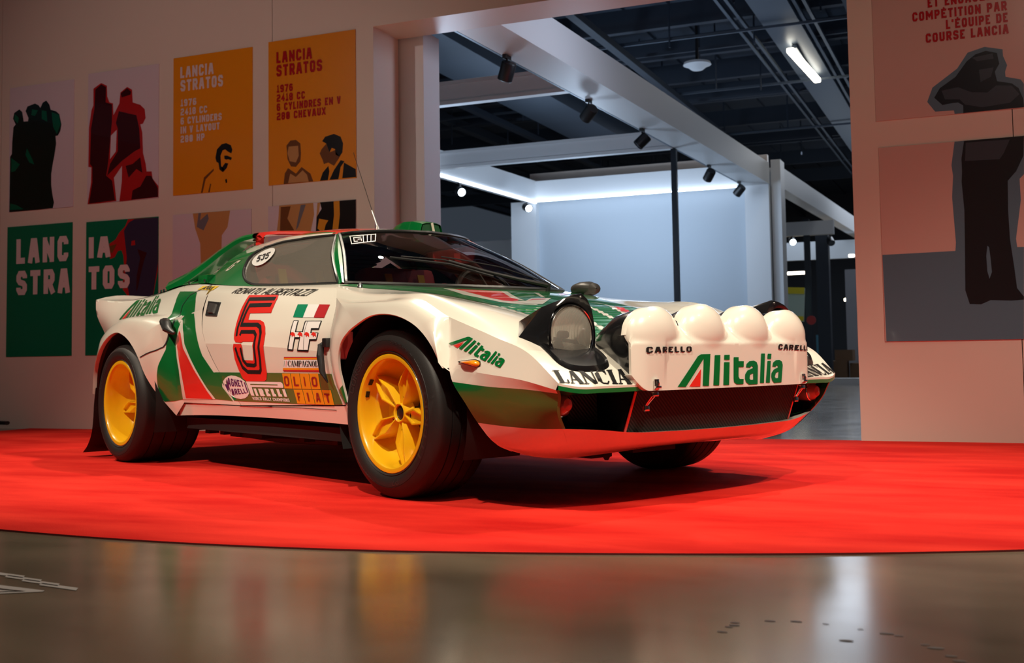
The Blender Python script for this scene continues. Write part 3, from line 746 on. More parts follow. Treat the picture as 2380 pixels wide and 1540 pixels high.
for s in (-1, 1):
    bm = MB()
    A = [(.775, .695, .372), (.81, .62, .370), (.840, .43, .370)]; B = [(.742, .642, .266), (.78, .54, .258), (.79, .43, .248)]
    Ai = [(.66, .66, .372), (.67, .58, .370), (.68, .43, .370)]; Bi = [(.63, .62, .262), (.64, .54, .256), (.64, .43, .247)]
    for q in ((A, Ai), (Ai, Bi), (Bi, B)): grid(bm, [[Vector(p) for p in q[0]], [Vector(p) for p in q[1]]], side=s)
    grid(bm, [[Vector(A[2]), Vector(Ai[2])], [Vector(B[2]), Vector(Bi[2])]], side=s); grid(bm, [[Vector(A[0]), Vector(Ai[0])], [Vector(B[0]), Vector(Bi[0])]], side=s)
    d = finish('intake_duct', bm, BLACKP, car, 'dark air intake beside the grille', angle=20)
    bm = MB(); box(bm, (.70, s*.52, .318), (.01, .13, .09)); finish('oil_cooler', bm, MESH, d)
    bm = MB(); grid(bm, [[Vector((.738, .638, .275)), Vector((.775, .55, .264)), Vector((.785, .44, .256))], [Vector((.70, .66, .272)), Vector((.70, .56, .262)), Vector((.70, .44, .255))]], side=s)
    finish('intake_floor', bm, GREEN, d, 'green painted intake floor')
    bm = MB(); lathe(bm, [(.001, .030), (.018, .026), (.030, .012), (.034, 0), (.036, -.004), (.036, -.05)], 28, 'X', (.752, s*.652, .338))
    f = finish('fog_lamp', bm, FOGREFL, car, 'round fog lamp in the intake')
    bm = MB(); lathe(bm, [(.036, -.004), (.0385, 0), (.036, .003)], 28, 'X', (.754, s*.652, .338)); finish('fog_lamp_ring', bm, CHROME, f)

# ---- side marker lamp
for s in (-1, 1):
    h0 = BODY.ray_cast(Vector((.46, s*2, .470)), Vector((0, -s, 0))); 
    P0 = h0[0] or Vector((.46, s*.79, .47))
    def tear(off, scl, prof):
        rows = []
        for k, h in prof:
            row = []
            for i in range(28):
                a = 2*PI*i/28; u = math.cos(a); v = math.sin(a)
                L_ = .034 if u > 0 else .060
                row.append(Vector((P0.x+.012+u*L_*scl*k-0*u, abs(P0.y)+h+off - .05*(u*L_*k), P0.z-.002+v*.0150*scl*k*(1-.75*(1-u)/2) - .004*u*k)))
            rows.append(row)
        return rows
    bm = MB(); grid(bm, tear(0, 1.18, ((0.02, .004), (1, .004), (1.0, -.012))), closed=True, side=s)
    b_ = finish('side_marker_lamp', bm, CHROME, car, 'amber side marker lamp with chrome base')
    bm = MB(); grid(bm, tear(0, 1.0, ((.02, .022), (.5, .020), (.85, .012), (1, .003))), closed=True, side=s)
    finish('amber_lens', bm, ORANGE, b_, 'amber lens')

# ---- wheels
def tyre_profile(R, W_):
    rim = .2035; p = [(rim, .012), (.209, -.002), (.214, -.006), (.216, -.0035), (.224, -.009), (.240, -.013), (.2525, -.0125), (.2535, -.011), (.2545, -.012), (.266, -.007), (R-.014, .002), (R-.006, .010), (R-.0025, .020), (R-.0015, .034)]
    ng = 4; x = .034; xe = W_-.034
    for k in range(ng):
        g = lerp(x, xe, (k+.5)/ng); p += [(R, g-.0025), (R-.005, g-.0018), (R-.005, g+.0018), (R, g+.0025)]
    p += [(R-.0015, xe), (R-.0025, W_-.020), (R-.006, W_-.010), (R-.02, W_+.006), (.245, W_+.012), (.22, W_+.006), (rim, W_-.012)]
    return p
def wheel(name, x, s, yo, R, W_, dish, hubd, steer, label, rot0):
    w_ = empty(name, (x, s*yo, R), steer, label, parent=car)
    sg = 1 if s < 0 else -1          # inward direction in y
    def L(bm): 
        for v in bm.verts: v.co.y *= sg
        return bm
    bm = MB(); lathe(bm, tyre_profile(R, W_), 96); finish('tyre', L(bm), RUBBER, w_, 'black racing tyre with raised sidewall lettering', angle=28)
    if s < 0:
        for txt, a0, r0, hgt, span in (('PIRELLI', -.15, .238, .022, .95), ('P7', -1.35, .238, .022, .16), ('CORSA', 2.55, .238, .022, .62), ('225/50 VR15', 1.15, .250, .009, .62), ('TUBELESS', -2.1, .250, .007, .5)):
            shs, wt_ = text_shapes(txt.replace('/', ' '), .13 if hgt > .02 else .18); bm = MB(); pr_ = tyre_profile(R, W_)
            def sw(r):
                for (r1, a1), (r2, a2) in zip(pr_, pr_[1:]):
                    if r1 <= r <= r2 and r2 > r1: return lerp(a1, a2, (r-r1)/(r2-r1))
                return -.012
            for sh in shs: quad2d(bm, sh)
            cutgrid(bm, .5)
            for v in bm.verts:
                th = a0 - (v.co.x/wt_-.5)*span; r = r0-hgt/2+hgt*v.co.y; v.co = Vector((r*math.cos(th), sw(r)-.0009, r*math.sin(th)))
            finish('sidewall_lettering', L(bm), RUBL, w_, 'raised dark sidewall lettering', angle=0, merge=0, recalc=False)
    bm = MB()
    prof = [(.204, .014), (.2085, .010), (.2088, .002), (.206, -.002), (.198, -.003), (.191, -.001), (.187, .004), (.1845, .016), (.182, dish*.5), (.180, dish), (.170, dish+.02), (.150, dish+.042), (.118, dish+.046), (.112, dish+.05), (.112, dish+.06), (.155, dish+.065), (.172, dish+.09), (.19, W_-.012)]
    lathe(bm, prof, 72)
    # spokes
    for k in range(5):
        a0 = rot0+2*PI*k/5
        st = [(.028, .008, hubd-.002), (.045, .012, hubd-.006), (.098, .029, hubd-.018), (.135, .021, hubd-.020), (.1815, .012, hubd-.014)]
        rows = []
        for r, hw, dz in st:
            zt = dz; zd = dish+.044 if r > .1 else dish+.05
            inner = min(.013, .3*hw+.007)
            sec = [(-hw-.004, zd), (-hw, zt+.002), (-hw+.001, zt), (-hw+.0055, zt), (-hw+.007, zt+inner), (0, zt+inner+.003), (hw-.007, zt+inner), (hw-.0055, zt), (hw-.001, zt), (hw, zt+.002), (hw+.004, zd)]
            row = []
            for t, d in sec:
                row.append(Vector((r*math.sin(a0)+t*math.cos(a0), d, r*math.cos(a0)-t*math.sin(a0))))
            rows.append(row)
        grid(bm, rows)
    lathe(bm, [(.048, hubd+.03), (.036, hubd+.004), (.034, hubd-.006), (.031, hubd-.008), (.026, hubd-.004), (.025, hubd+.01)], 40)
    rm = finish('rim', L(bm), YEL, w_, 'yellow five-spoke rim' + (' with a deep dish' if dish > .1 else ''), angle=32)
    bm = MB(); lathe(bm, [(.0001, hubd-.001), (.012, hubd-.002), (.020, hubd+.002), (.0255, hubd+.002)], 30); finish('hub_cap', L(bm), DARKM, rm, 'dark round hub cap')
    bm = MB()
    for k in range(5):
        a0 = rot0+2*PI*k/5; lathe(bm, [(.0001, hubd+.012), (.0085, hubd+.012), (.0095, hubd+.003), (.0115, hubd+.002), (.0115, hubd+.012)], 14, origin=(.066*math.sin(a0), 0, .066*math.cos(a0)))
    finish('lug_hole', L(bm), DARKM, rm, kind='stuff')
    bm = MB(); lathe(bm, [(.0001, dish+.075), (.13, dish+.075), (.13, dish+.095), (.0001, dish+.095)], 40); finish('brake_disc', L(bm), STEEL2, w_)
    if dish < .1:
        bm = MB()
        for a_, l_ in ((-.95, .03), (-1.22, .03)):
            c = (.1815*math.sin(a_), .020, .1815*math.cos(a_)); box(bm, c, (.022, .014, .004), rot=Matrix.Rotation(a_, 4, 'Y'))
        finish('balance_weight', L(bm), DARKM, rm, kind='stuff')
    return w_
STEEL2 = mat('brake_iron', (.03, .028, .026), rough=.5, metal=.7)
RF, RR = .2955, .2875
A0 = math.radians(24)
wheel('front_wheel', 0, -1, .768, RF, .225, .055, .046, -.0176, 'front wheel of the side towards the camera, yellow star rim', A0)
wheel('front_wheel', 0, 1, .768, RF, .225, .055, .046, -.0176, 'front wheel of the far side', .3)
wheel('rear_wheel', -2.18, -1, .859, RR, .30, .105, .100, 0, 'rear wheel of the side towards the camera, deep yellow dish', math.radians(40))
wheel('rear_wheel', -2.18, 1, .859, RR, .30, .105, .100, 0, 'rear wheel of the far side', .5)
# ---- wheel housings, floor pan, underbody
bm = MB()
for s in (-1, 1):
    for (xc, zc, R_, y1, y0) in ((.02, .295, .385, .765, .50), (-2.16, .29, .36, .86, .5)):
        rows = []
        for k in range(25):
            a = PI*(-.12+1.24*k/24); x_, z_ = xc+R_*math.cos(a), zc+R_*math.sin(a); rows.append([Vector((x_, y1-.02, z_)), Vector((x_, y0, z_))])
        grid(bm, rows, side=s)
        c = Vector((xc, y0, zc)); grid(bm, [[r[1] for r in rows], [c.copy() for r in rows]], side=s)
finish('wheel_housing', bm, FLATBLK, car, kind='stuff')
bm = MB(); box(bm, (-1.09, 0, .215), (1.62, 1.30, .06)); box(bm, (.22, 0, .24), (.8, .9, .06)); box(bm, (-2.45, 0, .30), (.8, .9, .1))
box(bm, (-1.0, -.66, .20), (1.5, .10, .05)); box(bm, (-1.25, -.60, .165), (.28, .14, .03)); 
for x_ in (-1.6, -1.45, -1.3, -1.1, -.75, -.5): box(bm, (x_, -.655, .17), (.04, .05, .03))
tube(bm, [(-1.7, -.5, .15), (-1.2, -.52, .14), (-.6, -.5, .15), (-.2, -.45, .17)], .02, 8)
box(bm, (.42, -.30, .155), (.30, .10, .025), bev=.005); box(bm, (.50, -.05, .160), (.16, .22, .02)); tube(bm, [(.1, .1, .16), (.55, -.25, .155), (.62, -.33, .15)], .012, 6)
finish('underbody', bm, FLATBLK, car, 'dark floor pan and chassis parts', kind='stuff')
# ---- mudflap
for s in (-1, 1):
    bm = MB()
    prof = [(-2.47, .36), (-2.49, .28), (-2.50, .20), (-2.52, .13), (-2.57, .07), (-2.64, .025)]
    p = curve([(a, 0, b) for a, b in prof], 4)
    grid(bm, [[Vector((q.x, .87, q.z)) for q in p], [Vector((q.x, .58, q.z)) for q in p]], side=s)
    grid(bm, [[Vector((q.x-.006, .87, q.z-.002)) for q in p], [Vector((q.x-.006, .58, q.z-.002)) for q in p]], side=s, flip=True)
    finish('mud_flap', bm, MUD, car, 'dark rubber mud flap behind the rear wheel')
COVER = world_tree([cover])
def project(bm, proj, off, s=-1):
    for v in bm.verts:
        a, b = v.co.x, v.co.y
        if proj in ('side', 'rear'): o, d = Vector((a, 1.6*s, b)), Vector((0, -s, 0)); tr = BODY
        elif proj == 'top': o, d = Vector((a, b, 2)), Vector((0, 0, -1)); tr = BODY
        elif proj == 'front': o, d = Vector((1.6, a, b)), Vector((-1, 0, 0)); tr = COVER
        h = tr.ray_cast(o, d)
        if h[0] is None or (proj in ('side', 'rear') and h[0].y*s < .2):
            g = Vector((a, s*.75, b)) if proj in ('side', 'rear') else Vector((a, b, .7))
            h = tr.find_nearest(g)
        n_ = h[1] if h[1].dot(d) < 0 else -h[1]
        v.co = h[0]+n_*(off+v.co.z)
MATS = {}
def decal(name, mats, proj, layer, build, h=.02, s=-1, parent=None, label=None, kind=None):
    bm = MB(); build(bm); cutgrid(bm, h); project(bm, proj, .0011+.0006*layer, s)
    return finish(name, bm, mats, parent or car, label, kind, angle=60, merge=0, recalc=False)
FLAGG = mat('flag_green', (.0, .22, .10), rough=.35, coat=.5); FLAGR = mat('flag_red', (.45, .02, .025), rough=.35, coat=.5)
DRED2 = mat('crimson_print', (.55, .01, .03), rough=.35, coat=.5); OGOLD2 = mat('golden_orange_sticker', (.80, .33, .01), rough=.35, coat=.5)
#DECBEGIN#
DEC = [
    ('livery_stripe','GREEN','side',0,'poly',[(-1.8849,0.8232),(-1.6814,0.812),(-1.6551,0.8029),(-1.6209,0.7587),(-1.5991,0.7181),(-1.5386,0.6635),(-1.4892,0.602),(-1.456,0.5609),(-1.4188,0.5119),(-1.3698,0.4737),(-1.3217,0.4362),(-1.2529,0.4362),(-1.2612,0.3745),(-1.1787,0.3143),(-1.3314,0.3196),(-1.6277,0.3183),(-1.7257,0.3037),(-1.7975,0.3007),(-1.8094,0.3297),(-1.8047,0.3789),(-1.7931,0.4234),(-1.7777,0.4675),(-1.7613,0.5025),(-1.7468,0.5418),(-1.7472,0.5815),(-1.7446,0.6433),(-1.8128,0.7129),(-1.8373,0.7687)]),
    ('livery_stripe_white','WHITE','side',1,'poly',[(-1.7221,0.7029),(-1.6694,0.6589),(-1.6264,0.6139),(-1.6014,0.5656),(-1.561,0.5262),(-1.5058,0.4701),(-1.458,0.4233),(-1.4003,0.3688),(-1.3332,0.3196),(-1.661,0.3124),(-1.653,0.3704),(-1.6606,0.4489),(-1.6836,0.5101),(-1.6988,0.5673),(-1.6912,0.6067),(-1.7051,0.6512)]),
    ('livery_stripe_red','RED','side',2,'poly',[(-1.6812,0.6284),(-1.6571,0.6147),(-1.6351,0.5836),(-1.6146,0.5485),(-1.5609,0.5047),(-1.508,0.453),(-1.461,0.4106),(-1.4038,0.3562),(-1.3578,0.3199),(-1.6252,0.3192),(-1.6236,0.3707),(-1.6365,0.4402),(-1.6622,0.5099),(-1.6804,0.5539),(-1.6823,0.5802)]),
    ('livery_band','GREEN','side',0,'poly',[(-1.3107,0.437),(-1.0684,0.4364),(-0.7405,0.4353),(-0.4784,0.4333),(-0.3529,0.432),(-0.3432,0.3936),(-0.3051,0.3193),(-0.3261,0.318),(-0.609,0.3139),(-0.8843,0.3146),(-1.1087,0.3152),(-1.1671,0.3158)]),
    ('race_number','RED','side',2,'poly',[(-1.1318,0.766),(-0.8927,0.7553),(-0.8827,0.7408),(-0.8701,0.6789),(-1.0433,0.6843),(-1.0345,0.6559),(-0.9317,0.6516),(-0.8969,0.6415),(-0.8712,0.6223),(-0.853,0.5948),(-0.8477,0.5561),(-0.8468,0.5254),(-0.8441,0.4869),(-0.8412,0.4331),(-0.852,0.4099),(-0.8705,0.4017),(-1.0287,0.4005),(-1.0545,0.4127),(-1.0796,0.4446),(-1.1075,0.4927),(-1.1157,0.541),(-1.1083,0.5569),(-1.0384,0.5557),(-1.0308,0.5397),(-1.0289,0.489),(-0.9434,0.4864),(-0.9387,0.5266),(-0.941,0.5633),(-1.0286,0.565),(-1.0431,0.5605),(-1.0951,0.5639),(-1.1119,0.577),(-1.119,0.5933),(-1.1273,0.642),(-1.1347,0.6993),(-1.1328,0.7403)]),
    ('number_pinstripe','INKBLK','side',3,'stroke0.015',[(-0.8958,0.7386),(-1.105,0.7465),(-1.1037,0.7185),(-1.0999,0.6532),(-1.1006,0.625),(-1.0936,0.5895)]),
    ('number_pinstripe','INKBLK','side',3,'stroke0.0165',[(-0.8992,0.7129),(-1.0725,0.7184),(-1.0778,0.693),(-1.078,0.6566),(-1.0767,0.6364),(-0.9419,0.6323),(-0.9111,0.6216),(-0.891,0.5957),(-0.8868,0.5569),(-0.8867,0.5259),(-0.8839,0.4872),(-0.8876,0.4485),(-0.8985,0.4384),(-1.0005,0.4391),(-1.0417,0.4585),(-1.0746,0.5044),(-1.0927,0.5414)]),
    ('number_pinstripe','INKBLK','side',3,'stroke0.0155',[(-1.0658,0.5912),(-1.06,0.6063),(-0.9495,0.6034),(-0.9286,0.5888),(-0.9265,0.5576),(-0.9256,0.5264),(-0.9228,0.4875),(-0.925,0.4699),(-0.9399,0.4657),(-1.0014,0.4683),(-1.0307,0.4882),(-1.0461,0.5399)]),
    ('flag_patch','FLAGG','side',2,'poly',[(-0.6943,0.7059),(-0.6164,0.7025),(-0.6034,0.6499),(-0.6795,0.6545)]),
    ('flag_patch','PURE','side',2,'poly',[(-0.6152,0.702),(-0.5337,0.6984),(-0.5216,0.647),(-0.602,0.6499)]),
    ('flag_patch','FLAGR','side',2,'poly',[(-0.533,0.6984),(-0.4566,0.6943),(-0.4444,0.6432),(-0.5205,0.6466)]),
    ('team_emblem','INKBLK','side',2,'poly',[(-0.6632,0.6377),(-0.6243,0.6364),(-0.6138,0.5929),(-0.5647,0.5917),(-0.573,0.6332),(-0.4492,0.6292),(-0.4466,0.598),(-0.4995,0.5995),(-0.4976,0.5856),(-0.445,0.5843),(-0.4515,0.5571),(-0.4988,0.5581),(-0.5049,0.5161),(-0.5857,0.5194),(-0.5776,0.567),(-0.6119,0.5677),(-0.6176,0.5209),(-0.6586,0.5233),(-0.6545,0.579)]),
    ('team_emblem','INKBLK','side',2,'poly',[(-0.6625,0.6411),(-0.6236,0.6398),(-0.6118,0.5962),(-0.5626,0.5949),(-0.5724,0.6366),(-0.4489,0.6325),(-0.4452,0.6012),(-0.4981,0.6027),(-0.4955,0.5888),(-0.4428,0.5875),(-0.4487,0.5603),(-0.496,0.5613),(-0.501,0.5194),(-0.5816,0.5226),(-0.5749,0.5702),(-0.6093,0.571),(-0.6135,0.5241),(-0.6544,0.5266),(-0.6521,0.5823)]),
    ('team_emblem','PURE','side',3,'poly',[(-0.6562,0.6378),(-0.6275,0.6369),(-0.6176,0.5934),(-0.5555,0.5918),(-0.5637,0.6329),(-0.4541,0.6294),(-0.4512,0.6043),(-0.5049,0.6058),(-0.5005,0.586),(-0.4478,0.5847),(-0.4533,0.5633),(-0.5021,0.5643),(-0.5055,0.5227),(-0.5748,0.5255),(-0.57,0.5731),(-0.6152,0.5741),(-0.6187,0.5272),(-0.6466,0.5294),(-0.6462,0.5822)]),
    ('team_emblem','INKBLK','side',4,'stroke0.0022',[(-0.5494,0.6325),(-0.5357,0.5242)]),
    ('running_elephant','RED','side',5,'poly',[(-0.6522,0.5846),(-0.6463,0.5881),(-0.6444,0.5933),(-0.6315,0.5937),(-0.6159,0.5881),(-0.611,0.5806),(-0.6097,0.5747),(-0.6157,0.5755),(-0.6202,0.5801),(-0.6287,0.5795),(-0.6283,0.5743),(-0.6349,0.5767),(-0.6353,0.5819),(-0.6443,0.5829)]),
    ('running_elephant','RED','side',5,'poly',[(-0.5946,0.5832),(-0.5887,0.5867),(-0.5868,0.5919),(-0.5742,0.5923),(-0.5589,0.5867),(-0.5543,0.5793),(-0.5532,0.5734),(-0.5591,0.5743),(-0.5633,0.5788),(-0.5717,0.5782),(-0.5715,0.5731),(-0.5779,0.5754),(-0.5781,0.5806),(-0.5869,0.5815)]),
    ('running_elephant','RED','side',5,'poly',[(-0.5446,0.582),(-0.5387,0.5855),(-0.5367,0.5906),(-0.5243,0.591),(-0.5093,0.5855),(-0.505,0.5781),(-0.504,0.5723),(-0.5098,0.5732),(-0.5139,0.5776),(-0.5221,0.5771),(-0.522,0.572),(-0.5282,0.5743),(-0.5283,0.5794),(-0.537,0.5804)]),
    ('running_elephant','RED','side',5,'poly',[(-0.4932,0.5808),(-0.4874,0.5843),(-0.4853,0.5893),(-0.4731,0.5897),(-0.4586,0.5843),(-0.4544,0.577),(-0.4536,0.5712),(-0.4593,0.572),(-0.4632,0.5764),(-0.4712,0.5759),(-0.4713,0.5709),(-0.4774,0.5732),(-0.4773,0.5782),(-0.4858,0.5791)]),
    ('sponsor_patch','PURE','side',2,'poly',[(-0.6874,0.4988),(-0.4015,0.4962),(-0.4158,0.4415),(-0.7075,0.4439)]),
    ('sponsor_patch','DRED2','side',3,'poly',[(-0.6874,0.4988),(-0.4015,0.4962),(-0.4028,0.4924),(-0.6888,0.4948)]),
    ('sponsor_patch','OGOLD','side',3,'poly',[(-0.6888,0.4945),(-0.4028,0.4921),(-0.4044,0.4859),(-0.6908,0.4886)]),
    ('sponsor_patch','OGOLD','side',3,'poly',[(-0.7031,0.456),(-0.4111,0.4543),(-0.4139,0.4459),(-0.7059,0.4475)]),
    ('sponsor_patch','DRED2','side',3,'poly',[(-0.706,0.4472),(-0.414,0.4455),(-0.4158,0.4415),(-0.7075,0.4439)]),
    ('sponsor_patch','FLAGG','side',3,'stroke0.0018',[(-0.6864,0.484),(-0.6952,0.4598)]),
    ('sponsor_patch','RED','side',3,'stroke0.0024',[(-0.6715,0.4839),(-0.6793,0.4593)]),
    ('sponsor_lettering','INKBLK','side',4,'text|CAMPAGNOLO|serif|0.16',[(-0.6641,0.4617),(-0.4196,0.4596),(-0.4181,0.4808),(-0.6597,0.4838)]),
    ('sponsor_tile','OGOLD2','side',2,'poly',[(-0.718,0.4335),(-0.6547,0.4336),(-0.6563,0.3742),(-0.7184,0.3745)]),
    ('sponsor_tile_letter','DRED','side',4,'text|O|sans|0.15',[(-0.7103,0.3854),(-0.6733,0.3858),(-0.6705,0.4233),(-0.7074,0.4232)]),
    ('sponsor_tile','OGOLD2','side',2,'poly',[(-0.651,0.4337),(-0.5851,0.4338),(-0.5859,0.3741),(-0.6527,0.3742)]),
    ('sponsor_tile_letter','DRED','side',4,'text|L|sans|0.15',[(-0.6364,0.3857),(-0.6009,0.3861),(-0.5987,0.4216),(-0.6341,0.4214)]),
    ('sponsor_tile','OGOLD2','side',2,'poly',[(-0.5816,0.4338),(-0.5149,0.4339),(-0.5142,0.374),(-0.5823,0.3742)]),
    ('sponsor_tile_letter','DRED','side',4,'text|I|sans|0.3',[(-0.5566,0.386),(-0.5481,0.3861),(-0.5487,0.4211),(-0.556,0.421)]),
    ('sponsor_tile','OGOLD2','side',2,'poly',[(-0.5115,0.4339),(-0.4453,0.4341),(-0.4464,0.3741),(-0.5107,0.374)]),
    ('sponsor_tile_letter','DRED','side',4,'text|O|sans|0.15',[(-0.5008,0.3851),(-0.4615,0.3855),(-0.4594,0.4214),(-0.4985,0.4213)]),
    ('sponsor_tile','OGOLD2','side',2,'poly',[(-0.6487,0.3703),(-0.5823,0.3711),(-0.5711,0.3157),(-0.6336,0.3162)]),
    ('sponsor_tile_letter','DRED','side',4,'text|F|sans|0.17',[(-0.6191,0.3268),(-0.5996,0.3272),(-0.6032,0.3591),(-0.6258,0.3588)]),
    ('sponsor_tile','OGOLD2','side',2,'poly',[(-0.5788,0.3712),(-0.512,0.3714),(-0.501,0.3161),(-0.5675,0.3158)]),
    ('sponsor_tile_letter','DRED','side',4,'text|I|sans|0.4',[(-0.545,0.3268),(-0.5348,0.327),(-0.5404,0.3601),(-0.5513,0.3599)]),
    ('sponsor_tile','OGOLD2','side',2,'poly',[(-0.5086,0.3715),(-0.4421,0.3715),(-0.4318,0.3159),(-0.4975,0.3162)]),
    ('sponsor_tile_letter','DRED','side',4,'text|A|sans|0.17',[(-0.4843,0.3266),(-0.4544,0.3265),(-0.4562,0.3599),(-0.4875,0.3601)]),
    ('sponsor_tile','OGOLD2','side',2,'poly',[(-0.4387,0.3715),(-0.3739,0.3714),(-0.3622,0.3165),(-0.4284,0.316)]),
    ('sponsor_tile_letter','DRED','side',4,'text|T|sans|0.17',[(-0.4164,0.3261),(-0.379,0.3259),(-0.3873,0.359),(-0.4239,0.3593)]),
    ('oval_badge','PURE','side',2,'poly',[(-1.246,0.3981),(-1.2205,0.4116),(-1.1918,0.4199),(-1.1579,0.4244),(-1.1201,0.4224),(-1.0784,0.4146),(-1.0398,0.3997),(-1.0275,0.3811),(-1.0168,0.3511),(-1.0362,0.3379),(-1.064,0.3287),(-1.1026,0.3247),(-1.1532,0.3284),(-1.1957,0.3402),(-1.2177,0.3495),(-1.2344,0.37)]),
    ('badge_lettering','VIOLET','side',3,'text|M|sans|0.2',[(-1.2092,0.354),(-1.1828,0.3438),(-1.2,0.4088),(-1.2372,0.3907)]),
    ('badge_lettering','VIOLET','side',3,'text|AGNET|sans|0.2',[(-1.1984,0.3778),(-1.0526,0.3787),(-1.0635,0.4024),(-1.1966,0.4147)]),
    ('badge_lettering','VIOLET','side',3,'text|ARELL|sans|0.2',[(-1.1747,0.3398),(-1.0376,0.3508),(-1.0495,0.3694),(-1.179,0.3677)]),
    ('badge_lettering','VIOLET','side',3,'text|I|sans|0.5',[(-1.0325,0.3523),(-1.0226,0.3546),(-1.0407,0.3968),(-1.0501,0.396)]),
    ('tyre_sponsor','PURE','side',2,'poly',[(-1.0308,0.3995),(-0.7386,0.3989),(-0.7281,0.3938),(-0.7245,0.3843),(-0.7269,0.3767),(-0.7311,0.3763),(-0.9869,0.377),(-0.9751,0.3406),(-1.0032,0.3413)]),
    ('tyre_sponsor','GREEN','side',3,'stroke0.0035',[(-0.9952,0.3883),(-0.7686,0.3877)]),
    ('tyre_sponsor','PURE','side',2,'text|IRELLI|sans|0.34',[(-0.9603,0.3409),(-0.7052,0.3406),(-0.7165,0.3707),(-0.974,0.371)]),
    ('tyre_sponsor','PURE','side',2,'text|WORLD RALLY CHAMPIONS|sans|0.2',[(-0.9935,0.3229),(-0.6896,0.3215),(-0.6943,0.3343),(-0.999,0.3364)]),
    ('panel_line','SEAL','side',1,'stroke0.0022',[(-1.1282,0.295),(-0.6384,0.2992),(-0.3559,0.2964)]),
    ('crew_names','INKBLK','side',2,'text|RENATO ALBERTAZZI|slant|0.13',[(-1.3042,0.7827),(-0.6755,0.7391),(-0.6242,0.7638),(-1.2781,0.8049)]),
    ('small_sticker','YELST','side',2,'poly',[(-1.6633,0.8367),(-1.4944,0.8262),(-1.5071,0.8084),(-1.6819,0.8194)]),
    ('small_sticker','INKBLK','side',3,'text|LLLL|sans|0.3',[(-1.6232,0.818),(-1.5275,0.8127),(-1.5155,0.8238),(-1.6237,0.8308)]),
    ('panel_line','SEAL','side',3,'stroke0.0045',[(-1.5714,0.8376),(-1.6389,0.8207),(-1.713,0.7957),(-1.7445,0.7481),(-1.7289,0.6743),(-1.7394,0.6205),(-1.7484,0.5707),(-1.7561,0.5549),(-1.7851,0.5395),(-1.8407,0.5243),(-1.8923,0.5088)]),
    ('airline_lettering','GREEN','rear',2,'text|alitalia|ali|0',[(-2.5484,0.7088),(-1.9484,0.7212),(-2.1007,0.8206),(-2.5335,0.8042)]),
    ('airline_lettering','GREEN','side',2,'text|alitalia|ali|0',[(0.336,0.5324),(0.603,0.4505),(0.6203,0.4836),(0.3907,0.5674)]),
    ('maker_lettering','INKBLK','top',2,'text|LANCIA|bigserif|0',[(0.8124,-0.7188),(0.8629,-0.4679),(0.7978,-0.4258),(0.7719,-0.7121)]),
    ('hood_stripe_white','WHITE','top',1,'poly',[(-0.2948,-0.3026),(-0.0749,-0.3753),(0.0289,-0.36),(0.1025,-0.3432),(0.1612,-0.2967),(0.1663,-0.2128),(0.092,-0.2086),(0.095,-0.2599),(0.0749,-0.3013),(-0.0051,-0.3134),(-0.1264,-0.2944),(-0.2757,-0.2684)]),
    ('hood_stripe_red','RED','top',1,'poly',[(-0.2757,-0.2684),(-0.1264,-0.2944),(-0.0051,-0.3134),(0.0749,-0.3013),(0.095,-0.2599),(0.0483,-0.2027),(-0.0058,-0.1967),(-0.1092,-0.1355),(-0.2103,-0.0719)]),
    ('hood_stripe_white','WHITE','top',1,'poly',[(-0.2103,-0.0719),(-0.1092,-0.1355),(-0.0058,-0.1967),(0.0483,-0.2027),(0.0596,-0.1852),(-0.0021,-0.164),(-0.0964,-0.1126),(-0.2043,-0.0453)]),
    ('rally_plate','WHITE','top',2,'poly',[(0.0834,-0.2659),(0.0725,-0.1912),(0.0056,-0.1036),(-0.0227,0.032),(0.1562,-0.1845),(0.1553,-0.238)]),
    ('rally_plate_red','RED','top',3,'poly',[(0.0676,-0.1759),(0.0272,-0.1145),(0.0089,-0.0265),(0.0311,-0.0585),(0.0458,-0.1285)]),
    ('hood_stripe_white','WHITE','top',1,'poly',[(-0.2074,0.1013),(-0.0405,-0.0072),(-0.0357,0.0088),(-0.1934,0.1159)]),
    ('hood_stripe_white','WHITE','top',1,'poly',[(-0.2242,0.2511),(-0.1161,0.1679),(-0.1416,0.2013),(-0.2288,0.2633)]),
    ('hood_stripe_red','RED','top',1,'poly',[(-0.2288,0.2633),(-0.1416,0.2013),(-0.1837,0.2759),(-0.2774,0.3625)]),
    ('hood_stripe_white','WHITE','top',1,'poly',[(0.0702,0.1452),(0.087,0.202),(0.1418,0.185),(0.2091,0.1357),(0.2592,0.1156),(0.3328,0.0738),(0.3344,0.0999),(0.2912,0.1604),(0.2476,0.1786),(0.1933,0.1849),(0.1153,0.2082),(0.0737,0.2053)]),
    ('hood_stripe_red','RED','top',2,'poly',[(0.1636,0.1953),(0.1704,0.2295),(0.2912,0.1604),(0.3234,0.1106),(0.2902,0.121),(0.2497,0.1377)]),
    ('hood_stripe_white','WHITE','top',1,'poly',[(0.195,0.0327),(0.2318,0.025),(0.3354,-0.0187),(0.4273,-0.0629),(0.4317,-0.0789),(0.3685,-0.0642),(0.2569,-0.01),(0.238,-0.0084)]),
    ('hood_stripe_white','WHITE','top',1,'poly',[(0.4357,-0.1957),(0.4762,-0.2168),(0.4906,-0.2189),(0.5133,-0.2223),(0.5214,-0.2379),(0.5189,-0.2513),(0.5107,-0.2517),(0.492,-0.2507)]),
]
